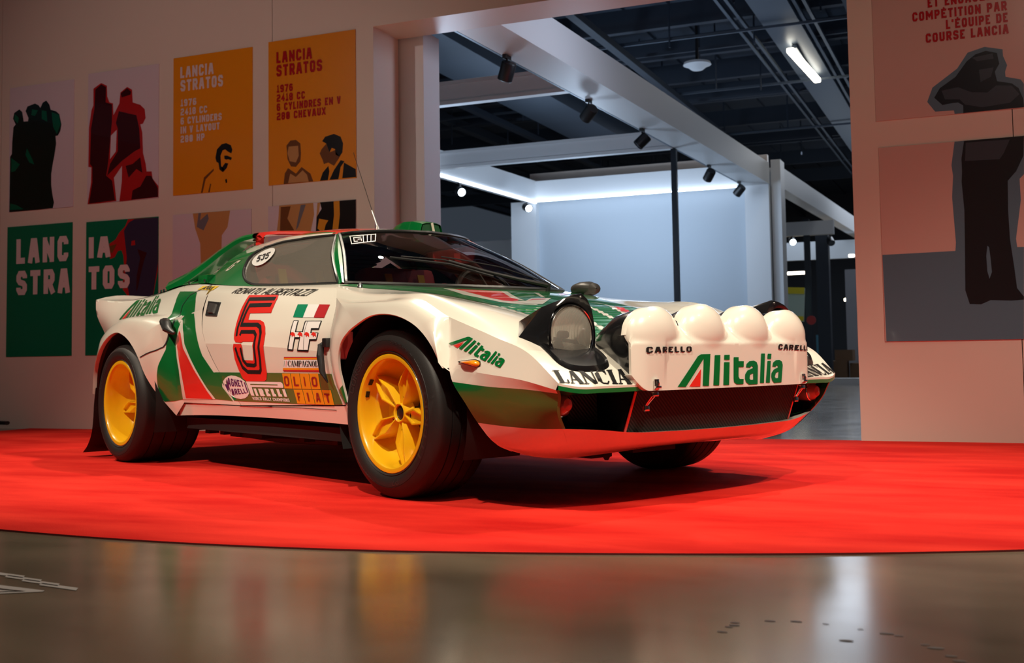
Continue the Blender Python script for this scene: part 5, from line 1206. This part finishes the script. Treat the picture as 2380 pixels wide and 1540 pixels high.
POST = [
    (0,'PGRN_D',1,[(-5.295,2.431),(-5.241,2.455),(-5.211,2.43),(-5.195,2.354),(-5.151,2.353),(-5.147,2.379),(-5.177,2.434),(-5.158,2.469),(-5.08,2.484),(-5.041,2.464),(-5.026,2.444),(-5.003,2.482),(-4.967,2.495),(-4.935,2.461),(-4.921,2.419),(-4.868,2.402),(-4.834,2.377),(-4.812,2.295),(-4.823,2.245),(-4.846,2.214),(-4.87,2.213),(-4.863,2.154),(-4.878,2.068),(-4.896,1.997),(-4.909,1.925),(-4.908,1.838),(-4.893,1.757),(-4.878,1.705),(-4.891,1.663),(-5.333,1.657),(-5.331,2.092),(-5.314,2.113),(-5.311,2.209),(-5.301,2.32),(-5.278,2.34),(-5.306,2.387)]),
    (0,'PGRN_M',2,[(-4.911,2.399),(-4.839,2.374),(-4.819,2.296),(-4.856,2.226),(-4.895,2.288)]),
    (0,'PGRN_M',2,[(-5.158,2.144),(-5.103,2.058),(-5.083,2.012),(-5.132,2.031),(-5.172,2.093)]),
    (0,'PGRN_M',2,[(-5.319,2.083),(-5.229,2.024),(-5.277,1.976),(-5.319,1.972)]),
    (0,'PGRN_M',2,[(-5.109,2.442),(-5.05,2.428),(-5.079,2.387),(-5.118,2.398)]),
    (0,'PGRN_M',2,[(-5.012,2.424),(-4.963,2.412),(-4.953,2.33),(-5.011,2.358)]),
    (0,'PGRN_M',2,[(-5.285,2.422),(-5.245,2.388),(-5.254,2.345),(-5.294,2.378)]),
    (0,'PGRN_M',2,[(-5.323,1.728),(-5.253,1.709),(-5.184,1.675),(-5.327,1.677)]),
    (1,'PRED_M',1,[(-4.501,2.536),(-4.426,2.571),(-4.371,2.544),(-4.367,2.463),(-4.345,2.416),(-4.312,2.405),(-4.307,2.317),(-4.288,2.344),(-4.252,2.399),(-4.243,2.479),(-4.179,2.514),(-4.133,2.489),(-4.126,2.393),(-4.055,2.368),(-4.014,2.331),(-4.005,2.265),(-4.031,2.225),(-4.054,2.223),(-4.035,2.16),(-4.027,2.008),(-4.002,1.927),(-3.993,1.872),(-3.948,1.869),(-3.939,1.815),(-3.881,1.753),(-3.882,1.676),(-4.15,1.671),(-4.246,1.668),(-4.224,1.815),(-4.223,1.931),(-4.298,1.849),(-4.273,1.674),(-4.549,1.667),(-4.517,1.83),(-4.514,1.943),(-4.544,1.949),(-4.541,2.244),(-4.518,2.375),(-4.5,2.41)]),
    (1,'PPALE',2,[(-4.275,2.203),(-4.281,2.044),(-4.336,1.991),(-4.329,2.165)]),
    (1,'PRED_D',2,[(-4.482,2.527),(-4.426,2.561),(-4.379,2.534),(-4.382,2.42),(-4.321,2.399),(-4.32,2.274),(-4.337,2.122),(-4.355,1.956),(-4.372,1.87),(-4.316,1.829),(-4.287,1.682),(-4.534,1.673),(-4.503,1.829),(-4.504,1.946),(-4.528,1.97),(-4.521,2.235),(-4.49,2.38)]),
    (1,'PRED_D',2,[(-4.239,2.471),(-4.179,2.505),(-4.142,2.475),(-4.147,2.454),(-4.229,2.441)]),
    (1,'PRED_D',2,[(-4.256,2.341),(-4.091,2.295),(-4.063,2.192),(-4.053,2.046),(-4.107,2.029),(-4.225,1.967),(-4.363,1.869),(-4.336,1.954),(-4.263,2.043),(-4.264,2.211),(-4.283,2.256)]),
    (1,'PRED_D',2,[(-4.123,1.742),(-4.051,1.766),(-3.997,1.841),(-3.952,1.837),(-3.89,1.74),(-3.889,1.679),(-4.132,1.675)]),
    (1,'PRED_D',2,[(-4.188,1.928),(-4.124,1.937),(-4.052,1.981),(-4.033,1.865),(-4.088,1.898),(-4.16,1.839)]),
    (2,'PBLK',1,[(-3.381,1.921),(-3.368,1.979),(-3.328,2.012),(-3.288,2.017),(-3.248,1.998),(-3.235,1.964),(-3.244,1.939),(-3.275,1.956),(-3.297,1.973),(-3.319,1.967),(-3.337,1.932),(-3.332,1.858),(-3.306,1.834),(-3.319,1.813),(-3.346,1.834),(-3.355,1.882),(-3.372,1.891)]),
    (2,'PBLK',1,[(-3.306,1.929),(-3.279,1.927),(-3.239,1.909),(-3.248,1.892),(-3.27,1.901),(-3.288,1.899),(-3.303,1.907)]),
    (2,'PBLK',1,[(-3.297,1.877),(-3.27,1.871),(-3.283,1.84),(-3.314,1.813),(-3.328,1.843)]),
    (2,'PBRN',1,[(-3.395,1.845),(-3.48,1.789),(-3.507,1.68),(-3.491,1.681),(-3.466,1.773),(-3.395,1.83)]),
    (2,'PBRN',1,[(-3.426,1.741),(-3.417,1.736),(-3.43,1.679),(-3.444,1.679)]),
    (2,'PBLK',1,[(-3.297,1.76),(-3.283,1.763),(-3.279,1.737),(-3.292,1.734)]),
    (3,'PBRN',1,[(-2.785,1.954),(-2.753,1.986),(-2.708,1.987),(-2.672,1.959),(-2.667,1.89),(-2.672,1.836),(-2.708,1.801),(-2.749,1.808),(-2.776,1.86)]),
    (3,'POR2',2,[(-2.767,1.945),(-2.69,1.945),(-2.685,1.876),(-2.708,1.832),(-2.758,1.844),(-2.776,1.899)]),
    (3,'PBRN',1,[(-2.772,1.798),(-2.708,1.755),(-2.663,1.797),(-2.592,1.746),(-2.57,1.691),(-2.808,1.69),(-2.799,1.762)]),
    (3,'POR2',2,[(-2.754,1.759),(-2.709,1.732),(-2.654,1.774),(-2.619,1.74),(-2.606,1.693),(-2.772,1.695)]),
    (3,'PBLK',1,[(-2.498,1.959),(-2.475,1.987),(-2.405,2.0),(-2.353,1.976),(-2.334,1.929),(-2.34,1.869),(-2.362,1.841),(-2.393,1.859),(-2.397,1.897),(-2.423,1.907),(-2.441,1.878),(-2.454,1.909),(-2.467,1.941)]),
    (3,'PBRN',1,[(-2.467,1.937),(-2.441,1.878),(-2.397,1.889),(-2.362,1.837),(-2.406,1.784),(-2.45,1.81),(-2.485,1.802),(-2.494,1.829),(-2.518,1.877),(-2.502,1.906)]),
    (3,'PBLK',1,[(-2.45,1.788),(-2.494,1.746),(-2.517,1.691),(-2.455,1.691),(-2.442,1.749)]),
    (3,'PBLK',1,[(-2.407,1.754),(-2.354,1.818),(-2.324,1.808),(-2.354,1.772),(-2.372,1.691),(-2.442,1.692)]),
    (3,'PBLK',1,[(-2.328,1.8),(-2.238,1.748),(-2.235,1.695),(-2.342,1.695)]),
    (5,'PRED_M',1,[(-4.163,1.534),(-4.19,1.483),(-4.245,1.439),(-4.277,1.393),(-4.338,1.362),(-4.331,1.249),(-4.287,1.26),(-4.255,1.306),(-4.222,1.308),(-4.205,1.269),(-4.199,1.208),(-4.208,1.02),(-4.165,0.975),(-4.159,0.928),(-3.938,0.921),(-3.886,1.152),(-3.889,1.529)]),
    (5,'PNAVY',2,[(-4.158,1.507),(-4.201,1.45),(-4.187,1.354),(-4.172,1.25),(-4.187,1.122),(-4.159,1.022),(-4.137,0.928),(-3.938,0.921),(-3.907,1.089),(-3.887,1.194),(-3.886,1.529),(-4.103,1.53)]),
    (5,'PRED_M',3,[(-4.129,1.372),(-4.097,1.375),(-4.094,1.34),(-4.132,1.338)]),
    (5,'PBRN',2,[(-4.338,1.345),(-4.266,1.358),(-4.31,1.291),(-4.326,1.301)]),
    (5,'PRED_D',3,[(-4.075,1.31),(-3.988,1.279),(-4.015,1.217),(-4.046,1.116),(-4.067,1.032),(-4.083,0.998),(-4.079,1.117),(-4.047,1.244)]),
    (6,'POR2',1,[(-3.578,1.541),(-3.254,1.539),(-3.276,1.423),(-3.325,1.368),(-3.332,1.134),(-3.504,1.13),(-3.512,1.319),(-3.556,1.428)]),
    (6,'PGREY',2,[(-3.527,1.538),(-3.505,1.537),(-3.513,1.485),(-3.448,1.528),(-3.437,1.492),(-3.483,1.412),(-3.542,1.439)]),
    (7,'POR2',1,[(-2.845,1.545),(-2.571,1.548),(-2.564,1.466),(-2.591,1.354),(-2.866,1.365),(-2.852,1.455)]),
    (7,'PBRN',2,[(-2.832,1.534),(-2.751,1.534),(-2.778,1.451),(-2.724,1.368),(-2.839,1.369)]),
    (7,'PGREY',2,[(-2.67,1.538),(-2.63,1.538),(-2.691,1.388),(-2.711,1.367),(-2.697,1.429)]),
    (7,'PBLK',1,[(-2.518,1.547),(-2.236,1.55),(-2.24,1.339),(-2.552,1.346),(-2.545,1.447),(-2.505,1.501)]),
    (7,'POR1',2,[(-2.41,1.545),(-2.365,1.547),(-2.362,1.453),(-2.376,1.347),(-2.421,1.347),(-2.407,1.455)]),
    (7,'POR1',2,[(-2.525,1.435),(-2.453,1.419),(-2.473,1.392),(-2.486,1.348),(-2.512,1.35),(-2.538,1.368)]),
    (7,'POR2',1,[(-2.538,1.543),(-2.515,1.544),(-2.525,1.48),(-2.548,1.436)]),
    (8,'PBLUE',1,[(1.331,1.828),(1.36,1.903),(1.487,1.992),(1.542,2.072),(1.626,2.093),(1.713,2.069),(1.714,2.033),(1.732,1.982),(1.721,1.949),(1.722,1.921),(1.794,1.899),(1.808,1.874),(1.804,1.751),(1.466,1.749),(1.463,1.768),(1.369,1.771)]),
    (8,'PCHAR',2,[(1.367,1.847),(1.397,1.896),(1.477,1.948),(1.536,2.026),(1.58,2.058),(1.631,2.071),(1.685,2.053),(1.694,1.994),(1.671,1.954),(1.68,1.902),(1.75,1.883),(1.782,1.854),(1.801,1.797),(1.804,1.751),(1.509,1.749),(1.51,1.79),(1.485,1.809),(1.45,1.808),(1.407,1.803)]),
    (8,'PSLATE',3,[(1.405,1.881),(1.488,1.891),(1.555,1.856),(1.631,1.847),(1.675,1.88),(1.75,1.871),(1.785,1.822),(1.738,1.781),(1.603,1.771),(1.519,1.794),(1.494,1.825),(1.421,1.832)]),
    (8,'PSLATE',3,[(1.562,2.042),(1.664,2.053),(1.668,2.024),(1.587,2.02)]),
    (8,'PSLATE',3,[(1.594,1.973),(1.666,1.978),(1.651,1.929),(1.6,1.907)]),
    (9,'PBLUE',1,[(1.073,1.012),(1.441,1.015),(1.443,1.017),(1.447,1.059),(1.437,1.304),(1.446,1.416),(1.44,1.474),(1.46,1.601),(1.798,1.604),(1.793,1.473),(1.79,1.399),(1.768,1.376),(1.77,1.266),(1.739,1.064),(1.743,1.02),(1.775,1.019),(1.756,0.539),(1.756,0.54),(1.078,0.542)]),
    (9,'PCHAR',2,[(1.507,1.599),(1.798,1.603),(1.791,1.496),(1.753,1.417),(1.711,1.37),(1.707,1.215),(1.71,1.065),(1.725,0.915),(1.734,0.806),(1.765,0.76),(1.764,0.745),(1.705,0.742),(1.605,0.748),(1.558,0.727),(1.503,0.731),(1.484,0.805),(1.491,1.047),(1.495,1.229),(1.487,1.382),(1.491,1.433),(1.491,1.507)]),
    (9,'PSLATE',3,[(1.515,1.589),(1.73,1.588),(1.698,1.518),(1.676,1.487),(1.508,1.492)]),
    (9,'PBLUE',3,[(1.6,1.034),(1.608,1.026),(1.613,0.97),(1.617,0.895),(1.604,0.86),(1.595,0.901),(1.593,0.981)]),
]

def flat2d(name, bm, m, parent, y):
    for v in bm.verts: v.co = Vector((v.co.x, y-v.co.z, v.co.y))
    bmesh.ops.recalc_face_normals(bm, faces=bm.faces)
    for f in bm.faces:
        if f.normal.y > 0: f.normal_flip()
    return finish(name, bm, m, parent, angle=0, merge=0, recalc=False)
YW = 2.2545
roots = []
for x0, x1, z0, z1, m, lab in POSTERS:
    bm = MB(); box(bm, ((x0+x1)/2, 2.2572, (z0+z1)/2), (x1-x0, .0050, z1-z0)); o = finish('poster', bm, PM[m], angle=0); tag(o, lab, 'poster'); roots.append(o)
def clip2d(bm, x0, x1, z0, z1):
    for co, no in (((x0, 0, 0), (-1, 0, 0)), ((x1, 0, 0), (1, 0, 0)), ((0, z0, 0), (0, -1, 0)), ((0, z1, 0), (0, 1, 0))):
        bmesh.ops.bisect_plane(bm, geom=bm.verts[:]+bm.edges[:]+bm.faces[:], dist=1e-7, plane_co=co, plane_no=no, clear_outer=True)
for i, m, lay, pts in POST:
    bm = MB(); fill2d(bm, pts); P_ = POSTERS[i]; clip2d(bm, P_[0], P_[1], P_[2], P_[3]); flat2d('printed_figure', bm, PM[m], roots[i], YW-.0004*lay)
def ptext(i, txt, m, x0, x1, z0, z1, t=.22, right=False):
    shs, W_ = text_shapes(txt, t)
    bm = MB()
    for sh in shs: quad2d(bm, [(x0+(x1-x0)*p[0]/W_, z0+(z1-z0)*p[1]) for p in sh])
    flat2d('lettering', bm, PM[m], roots[i], YW-.0024)
ptext(4, 'LANC', 'PWHT', -5.252, -4.730, 1.255, 1.445, .24); ptext(4, 'STRA', 'PWHT', -5.248, -4.713, 1.015, 1.200, .24)
ptext(5, 'IA', 'PWHT', -4.531, -4.325, 1.264, 1.420, .24); ptext(5, 'TOS', 'PWHT', -4.530, -4.143, 1.031, 1.202, .24)
ptext(2, 'LANCIA', 'PWHT', -3.689, -3.396, 2.522, 2.603); ptext(2, 'STRATOS', 'PWHT', -3.687, -3.314, 2.425, 2.507)
for k, (s_, x1) in enumerate((('1976', -3.547), ('2418 CC', -3.452), ('6 CYLINDERS', -3.325), ('IN V LAYOUT', -3.343), ('280 HP', -3.474))):
    z = 2.320-.0655*k; ptext(2, s_, 'PWHT', -3.685, x1, z-.004, z+.046)
ptext(3, 'LANCIA', 'PCRIM', -2.864, -2.576, 2.533, 2.612); ptext(3, 'STRATOS', 'PCRIM', -2.864, -2.495, 2.440, 2.520)
for k, (s_, x1) in enumerate((('1976', -2.731), ('2418 CC', -2.633), ('6 CYLINDRES EN V', -2.351), ('280 CHEVAUX', -2.469))):
    z = 2.330-.0640*k; ptext(3, s_, 'PCRIM', -2.862, x1, z-.002, z+.050)
ptext(8, 'COURSE LANCIA', 'PCRIM', 1.336, 1.746, 2.150, 2.200); ptext(8, "L'\u00c9QUIPE DE", 'PCRIM', 1.440, 1.744, 2.212, 2.262)
ptext(8, 'COMP\u00c9TITION PAR', 'PCRIM', 1.272, 1.742, 2.275, 2.325); ptext(8, 'ET ENGAG\u00c9E EN', 'PCRIM', 1.352, 1.760, 2.342, 2.392); ptext(8, 'VERSION', 'PCRIM', 1.19, 1.46, 2.405, 2.455)
# ---- floor marking at lower left
bm = MB()
def fq_(p): quad2d(bm, p)
for k in range(4): fq_([(-.60+.075*k-.0, -2.135-.022*k), (-.50+.075*k+.02, -2.150-.022*k), (-.50+.075*k+.035, -2.172-.022*k), (-.60+.075*k+.01, -2.155-.022*k)][:4])
fq_([(-.62, -2.235), (-.305, -2.262), (-.30, -2.272), (-.62, -2.48)])
for v in bm.verts: v.co.z = .0012
mk = finish('floor_marking', bm, mat('floor_white_paint', (.55, .52, .50), rough=.4), angle=0, merge=0); tag(mk, 'white painted marking on the concrete floor at lower left', 'floor marking')
bm = MB(); [quad2d(bm, q) for q in ribbon([(-.56, -2.26), (-.40, -2.285), (-.345, -2.285), (-.56, -2.40)], .008)+ribbon([(-.56, -2.29), (-.42, -2.30), (-.56, -2.365)], .012)]
for v in bm.verts: v.co.z = .0020
finish('marking_lines', bm, PM['PBLK'], mk, angle=0, merge=0)
bm = MB(); random.seed(3)
for x, y in ((1.143, -2.09), (1.150, -2.075), (1.147, -2.055), (1.204, -2.021), (1.249, -2.009), (1.302, -2.011), (1.364, -2.03), (1.409, -2.046), (1.43, -2.056), (1.475, -2.103), (1.492, -2.12), (1.517, -2.164), (1.35, -2.12), (1.14, -2.13), (1.53, -2.19)):
    r = random.uniform(.003, .007); a0 = .4
    vs = [bm.verts.new((x+r*2.2*math.cos(a)*math.cos(a0)-r*math.sin(a)*math.sin(a0), y+r*1.6*math.cos(a)*math.sin(a0)*.4+r*.8*math.sin(a), .0010)) for a in [2*PI*k/9 for k in range(9)]]; bm.faces.new(vs)
st_ = finish('floor_stain', bm, mat('stain_dark', (.045, .03, .018), rough=.5), angle=0, merge=0); tag(st_, 'curved trail of small dark stains on the concrete', 'stain')
# ---- booth beyond the opening (white frame, LED strips)
SL = .0425
def bx_(X, Y): return X + SL*(Y-2.56)
def beamY(name, X0, X1, Y0, Y1, z0, z1, m, parent=None, label=None):
    bm = MB(); vs = []
    for Y in (Y0, Y1):
        for X in (X0, X1):
            for z in (z0, z1): vs.append(bm.verts.new((bx_(X, Y), Y, z)))
    for q in ((0, 1, 3, 2), (4, 6, 7, 5), (0, 4, 5, 1), (2, 3, 7, 6), (0, 2, 6, 4), (1, 5, 7, 3)): bm.faces.new([vs[i] for i in q])
    return finish(name, bm, m, parent, label, angle=0)
booth = empty('display_booth', (-2.85, 6.6, 0), 0, 'white framed display booth beyond the opening with lit beams', 'booth')
def child(o):
    o.parent = booth; o.matrix_parent_inverse = Matrix.Translation((2.85, -6.6, 0)); return o
child(beamY('long_beam', -1.687, -1.359, 2.61, 10.75, 2.72, 3.006, WALL2))
child(beamY('long_beam', -1.465, -1.285, 11.17, 25.6, 2.72, 3.006, WALL2))
child(beamY('beam_groove', -1.712, -1.692, 2.62, 10.7, 2.72, 2.80, GALV))
child(beamY('long_beam', -4.88, -4.68, 3.1, 10.8, 2.72, 3.006, WALL2))
for Y, z0, z1, xl in ((4.73, 2.73, 2.94, -4.64), (7.63, 2.71, 2.92, -4.64)):
    for k, (a, b_, dy) in enumerate(((z0, z0+.035, .09), (z0+.035, z1-.03, .05), (z1-.03, z1, .09))):
        bm = MB(); box(bm, ((bx_(xl, Y)+bx_(-1.70, Y))/2, Y, (a+b_)/2), (bx_(-1.70, Y)-bx_(xl, Y), dy, b_-a)); child(finish('cross_beam', bm, WALL2, angle=0))
bm = MB(); box(bm, (-2.86, 10.75, 2.86), (3.1, .10, .28)); child(finish('cross_beam', bm, WALL2, angle=0))
bm = MB(); box(bm, (-2.86, 11.23, 3.12), (3.5, .10, .15)); child(finish('cross_beam', bm, WALLM, angle=0))
bm = MB(); box(bm, (-2.86, 10.93, 1.36), (3.05, .12, 2.72)); child(finish('back_panel', bm, BLUEW, angle=0, label='large pale blue-lit back panel'))
for x0, x1, y0, y1, z1 in ((-1.345, -1.026, 10.75, 11.05, 2.72), (-1.01, -.884, 10.86, 11.18, 3.06), (-4.74, -4.35, 10.75, 11.02, 2.72)):
    bm = MB(); box(bm, ((x0+x1)/2, (y0+y1)/2, z1/2), (x1-x0, y1-y0, z1)); child(finish('column', bm, WALL2, angle=0))
for x, y in ((-1.481, 7.63), (-4.50, 7.63)):
    bm = MB(); box(bm, (x, y, 1.355), (.058, .058, 2.71)); child(finish('post', bm, POSTM, angle=0, label='slim dark post'))
o = child(beamY('led_strip', -4.69, -4.665, 7.4, 10.7, 2.68, 2.708, LED, label='glowing white LED strip'))
bm = MB(); box(bm, (-2.86, 10.66, 2.70), (2.95, .02, .012)); child(finish('led_strip', bm, LED, angle=0))
# track lamps on the long beam and left beam
TG = 'black track spotlights along the booth beams'
def track_lamp(x, y, z, aim, label, glow=0, sc_=1.0):
    e = empty('track_lamp', (x, y, z), 0, label, 'lamp', TG)
    bm = MB(); box(bm, (0, 0, -.015), (.03, .10, .03)); tube(bm, [(0, 0, -.03), (0, 0, -.08)], .008, 6); finish('bracket', bm, TRACK, e, merge=0)
    bm = MB(); d = Vector(aim).normalized(); rot = d.to_track_quat('Z', 'X').to_matrix().to_4x4(); rot.translation = Vector((0, 0, -.12))
    lathe(bm, [(.0001, -.07), (.052, -.07), (.057, -.06), (.057, .065), (.051, .07), (.048, .058)], 20, 'Z'); bm.transform(rot); finish('lamp_body', bm, TRACK, e)
    bm = MB(); lathe(bm, [(.0001, .060), (.048, .060)], 20, 'Z'); bm.transform(rot); finish('lamp_lens', bm, SPOTE if glow else GALV, e)
for k, (Y, aim, lab) in enumerate(((3.4, (-.4, .3, -.8), 'track spotlight nearest the opening, top left of the gap'), (5.04, (-.7, .5, -.5), 'second track spotlight along the long white beam'), (6.47, (-.6, -.2, -.6), 'third track spotlight along the long white beam'), (8.9, (-.5, .5, -.6), 'fourth track spotlight, just right of the slim dark post'), (10.33, (-.6, .3, -.6), 'track spotlight beside the back-right column of the booth'))):
    track_lamp(bx_(-1.66, Y), Y, 2.72, aim, lab)
track_lamp(bx_(-4.80, 8.64), 8.64, 2.72, (.7, -.7, -.35), 'glowing spotlight left on the far beam, nearer one', 1); track_lamp(bx_(-4.72, 10.5), 10.5, 2.72, (.7, -.7, -.35), 'glowing spotlight left on the far beam, farther one', 1)
# low far wall left of the booth and white partition
slab('partition', -9, -4.42, 12.2, 12.35, 0, 2.35, WALL2, None, 'white partition wall left behind the booth', 'partition')
# ---- ceiling of the hall
slab('ceiling', -12, 8, -9, 30, 4.9, 5.0, NAVY)
def many(name, items, m, label, cat, group=None):
    for k, (x0, x1, y0, y1, z0, z1) in enumerate(items):
        o = slab(name, x0, x1, y0, y1, z0, z1, m, None); tag(o, label, cat, group)
many('ceiling_joist', [(-12, 8, y, y+.10, 4.42, 4.70) for y in (4.6, 6.0, 7.4, 8.8, 10.2, 11.6, 13.0, 15.0, 17.0, 19.5, 22)], NAVY2, 'dark steel joist crossing the hall ceiling', 'joist', 'dark joists under the hall ceiling')
many('ceiling_girder', [(x, x+.14, 2.7, 28, 4.30, 4.44) for x in (-6.5, -3.2, 1.3)], NAVY2, 'dark girder running back under the hall ceiling', 'girder', 'girders under the hall ceiling')
many('conduit', [(x, x+.035, 2.7, 26, 4.2, 4.24) for x in (-.95, -.85, -.2, -.1, .75)], GALV, 'thin grey conduit running back under the ceiling', 'pipe', 'conduits under the ceiling')
many('sprinkler_pipe', [(-12, 8, y, y+.04, 4.28, 4.32) for y in (5.3, 9.5, 12.3, 16)], NAVY2, 'thin dark pipe crossing the ceiling', 'pipe', 'pipes crossing the ceiling')
bm = MB()
for k in range(34):
    x = -12+20*k/34; box(bm, (x, 10.5, 4.88), (.10, 39, .05))
dk = finish('roof_deck_ribs', bm, NAVY, angle=0); dk['kind'] = 'stuff'; dk['label'] = 'ribbed dark metal deck over the hall'; dk['category'] = 'deck'
o = slab('cable_tray', -.62, -.22, 3.2, 24, 4.16, 4.22, GALV, None, 'perforated galvanised cable tray under the ceiling', 'cable tray')
bm = MB(); random.seed(11)
for k in range(46):
    x, y = random.uniform(-6.5, 1.6), random.uniform(3.4, 20); tube(bm, [(x, y, 4.88), (x, y, random.uniform(3.95, 4.3))], .012, 5)
dk = finish('hanger_rods', bm, NAVY2, angle=0, merge=0); dk['kind'] = 'stuff'; dk['label'] = 'thin dark hanger rods under the hall ceiling'; dk['category'] = 'rods'
many('ceiling_channel', [(x, x+.10, 3.0, 24, 4.02, 4.10) for x in (-2.35, .35, -5.2)], NAVY2, 'dark steel channel running back above the booth', 'channel', 'channels above the booth')
many('cross_conduit', [(-8, 6, y, y+.03, 4.10, 4.13) for y in (4.1, 6.7, 8.3, 11.0, 14.2)], GALV, 'thin grey conduit crossing under the joists', 'pipe', 'cross conduits under the joists')
bm = MB(); box(bm, (-3.9, 9, 4.05), (.75, 9, .40)); o = finish('air_duct', bm, GALV, angle=0); tag(o, 'rectangular grey air duct above the booth', 'duct')
lt = empty('tube_lamp', (-.42, 10.1, 4.08), 0, 'long glowing tube lamp hanging under the cable tray', 'lamp')
bm = MB(); box(bm, (0, 0, 0), (.09, 1.7, .06), rot=Matrix.Rotation(-.05, 4, 'Z'), bev=.02); finish('diffuser', bm, TUBEW, lt)
bm = MB(); box(bm, (0, 0, .05), (.06, 1.6, .04)); finish('lamp_housing', bm, GALV, lt)
bm = MB(); lathe(bm, [(.0001, .02), (.09, .02), (.16, 0), (.17, -.03), (.12, -.05), (.07, -.09), (.0001, -.10)], 28, 'Z', (-1.55, 9.1, 4.02)); o = finish('smoke_detector', bm, WALL2); tag(o, 'round white smoke detector hanging from the ceiling', 'detector')
bm = MB(); tube(bm, [(-1.55, 9.1, 4.03), (-1.55, 9.1, 4.86)], .02, 8); finish('detector_stem', bm, TRACK, o)
# ---- far part of the hall seen through the gap beside the right wall
slab('wall_far', -12, 8, 28, 28.2, 0, 4.9, mat('far_wall_dark', (.03, .035, .045), rough=.7))
slab('wall_side', 3.4, 3.6, 2.6, 28, 0, 4.9, mat('side_wall_grey', (.16, .18, .21), rough=.6))
b2 = empty('display_booth', (-1.5, 17, 0), 0, 'second white booth frame farther back with hanging lamps', 'booth')
def child2(o): o.parent = b2; o.matrix_parent_inverse = Matrix.Translation((1.5, -17, 0)); return o
for (c, s_, m, nm) in (((-2.2, 14.0, 2.45), (3.2, .12, .22), WALL2, 'cross_beam'), ((-2.0, 17.5, 2.40), (4.0, .12, .34), BLUEW, 'cross_beam'), ((-1.02, 14.0, 1.3), (.09, .09, 2.6), POSTM, 'post'), ((-.86, 14.6, 1.3), (.20, .20, 2.6), NAVY2, 'post')):
    bm = MB(); box(bm, c, s_); child2(finish(nm, bm, m, angle=0))
track_lamp(-1.25, 14.0, 2.38, (.3, -.8, -.3), 'glowing far spotlight beside the second booth post', 1); track_lamp(-.72, 14.5, 2.40, (.3, -.6, -.5), 'small dark spotlight at the far right end of the gap')
for k, (x, y, z, ln, lab) in enumerate(((-1.50, 16, 1.89, .36, 'short glowing tube behind the dark posts, left one'), (-.99, 16, 1.885, .13, 'short glowing tube between the dark posts and the wall'), (-.60, 16, 1.39, .22, 'low glowing tube at the far right of the gap'), (-.56, 16, 2.15, .10, 'glowing lamp end at the top right of the gap'))):
    bm = MB(); box(bm, (x, y, z), (ln, .04, .05), bev=.015); o = finish('tube_lamp', bm, TUBEW); tag(o, lab, 'lamp')
bm = MB(); box(bm, (-1.20, 13.6, 1.23), (.34, .03, .52), rot=Matrix.Rotation(.06, 4, 'Y')); o = finish('sign_panel', bm, mat('sign_pale', (.55, .72, .62), rough=.4)); tag(o, 'pale sign panel with yellow top and bottom bands', 'sign')
for z, h in ((1.45, .10), (1.02, .07)):
    bm = MB(); box(bm, (-1.205+(z-1.23)*.06, 13.58, z), (.342, .03, h), rot=Matrix.Rotation(.06, 4, 'Y')); finish('yellow_band', bm, mat('sign_yellow', (.85, .72, .02), rough=.4), o)
bm = MB(); lathe(bm, [(.0001, -.01), (.07, -.01), (.07, .01)], 20, 'Y', (-.92, 13.5, .98)); o = finish('round_sign', bm, mat('sign_red', (.45, .04, .04), rough=.5)); tag(o, 'small round red sign on the dark post', 'sign')
CARD = mat('cardboard', (.22, .13, .075), rough=.8)
for k, (x, y, w_, h) in enumerate(((-.72, 15, .30, .34), (-.34, 15.2, .40, .30), (-.62, 15.1, .28, .18))):
    bm = MB(); box(bm, (x, y, h/2 if k < 2 else .43), (w_, .4, h)); o = finish('cardboard_box', bm, CARD, angle=0); tag(o, ('brown box standing left in the far stack', 'brown box standing right in the far stack', 'small brown box on top of the far stack')[k], 'box')
slab('partition', -.66, -.30, 15.8, 15.9, 0, 1.9, mat('far_panel_grey', (.35, .37, .42), rough=.5), None, 'tall grey partition behind the brown boxes', 'partition')
slab('floor_edge', -3, 3.3, 12.9, 13.2, 0, .10, WALL2, None, 'low white plinth across the far floor', 'plinth')
bm = MB(); box(bm, (-.95, 14.8, .62), (.16, .1, .30)); o = finish('far_display', bm, mat('far_blue', (.12, .42, .62), rough=.5)); tag(o, 'small blue and white display in the far aisle', 'display')
o2 = slab('floor_box', .10, .34, 2.95, 3.2, .0, .12, TRACK, None, 'small dark box on the floor behind the nose', 'box')
bm = MB(); tube(bm, [(-5.9, 2.16, .03), (-5.5, 2.12, .06), (-5.2, 2.14, .05)], .025, 8, flat=.6); o = finish('cable_end', bm, TRACK); tag(o, 'black cable end on the floor at the left wall foot', 'cable')
# booth light
#ROOMEND#
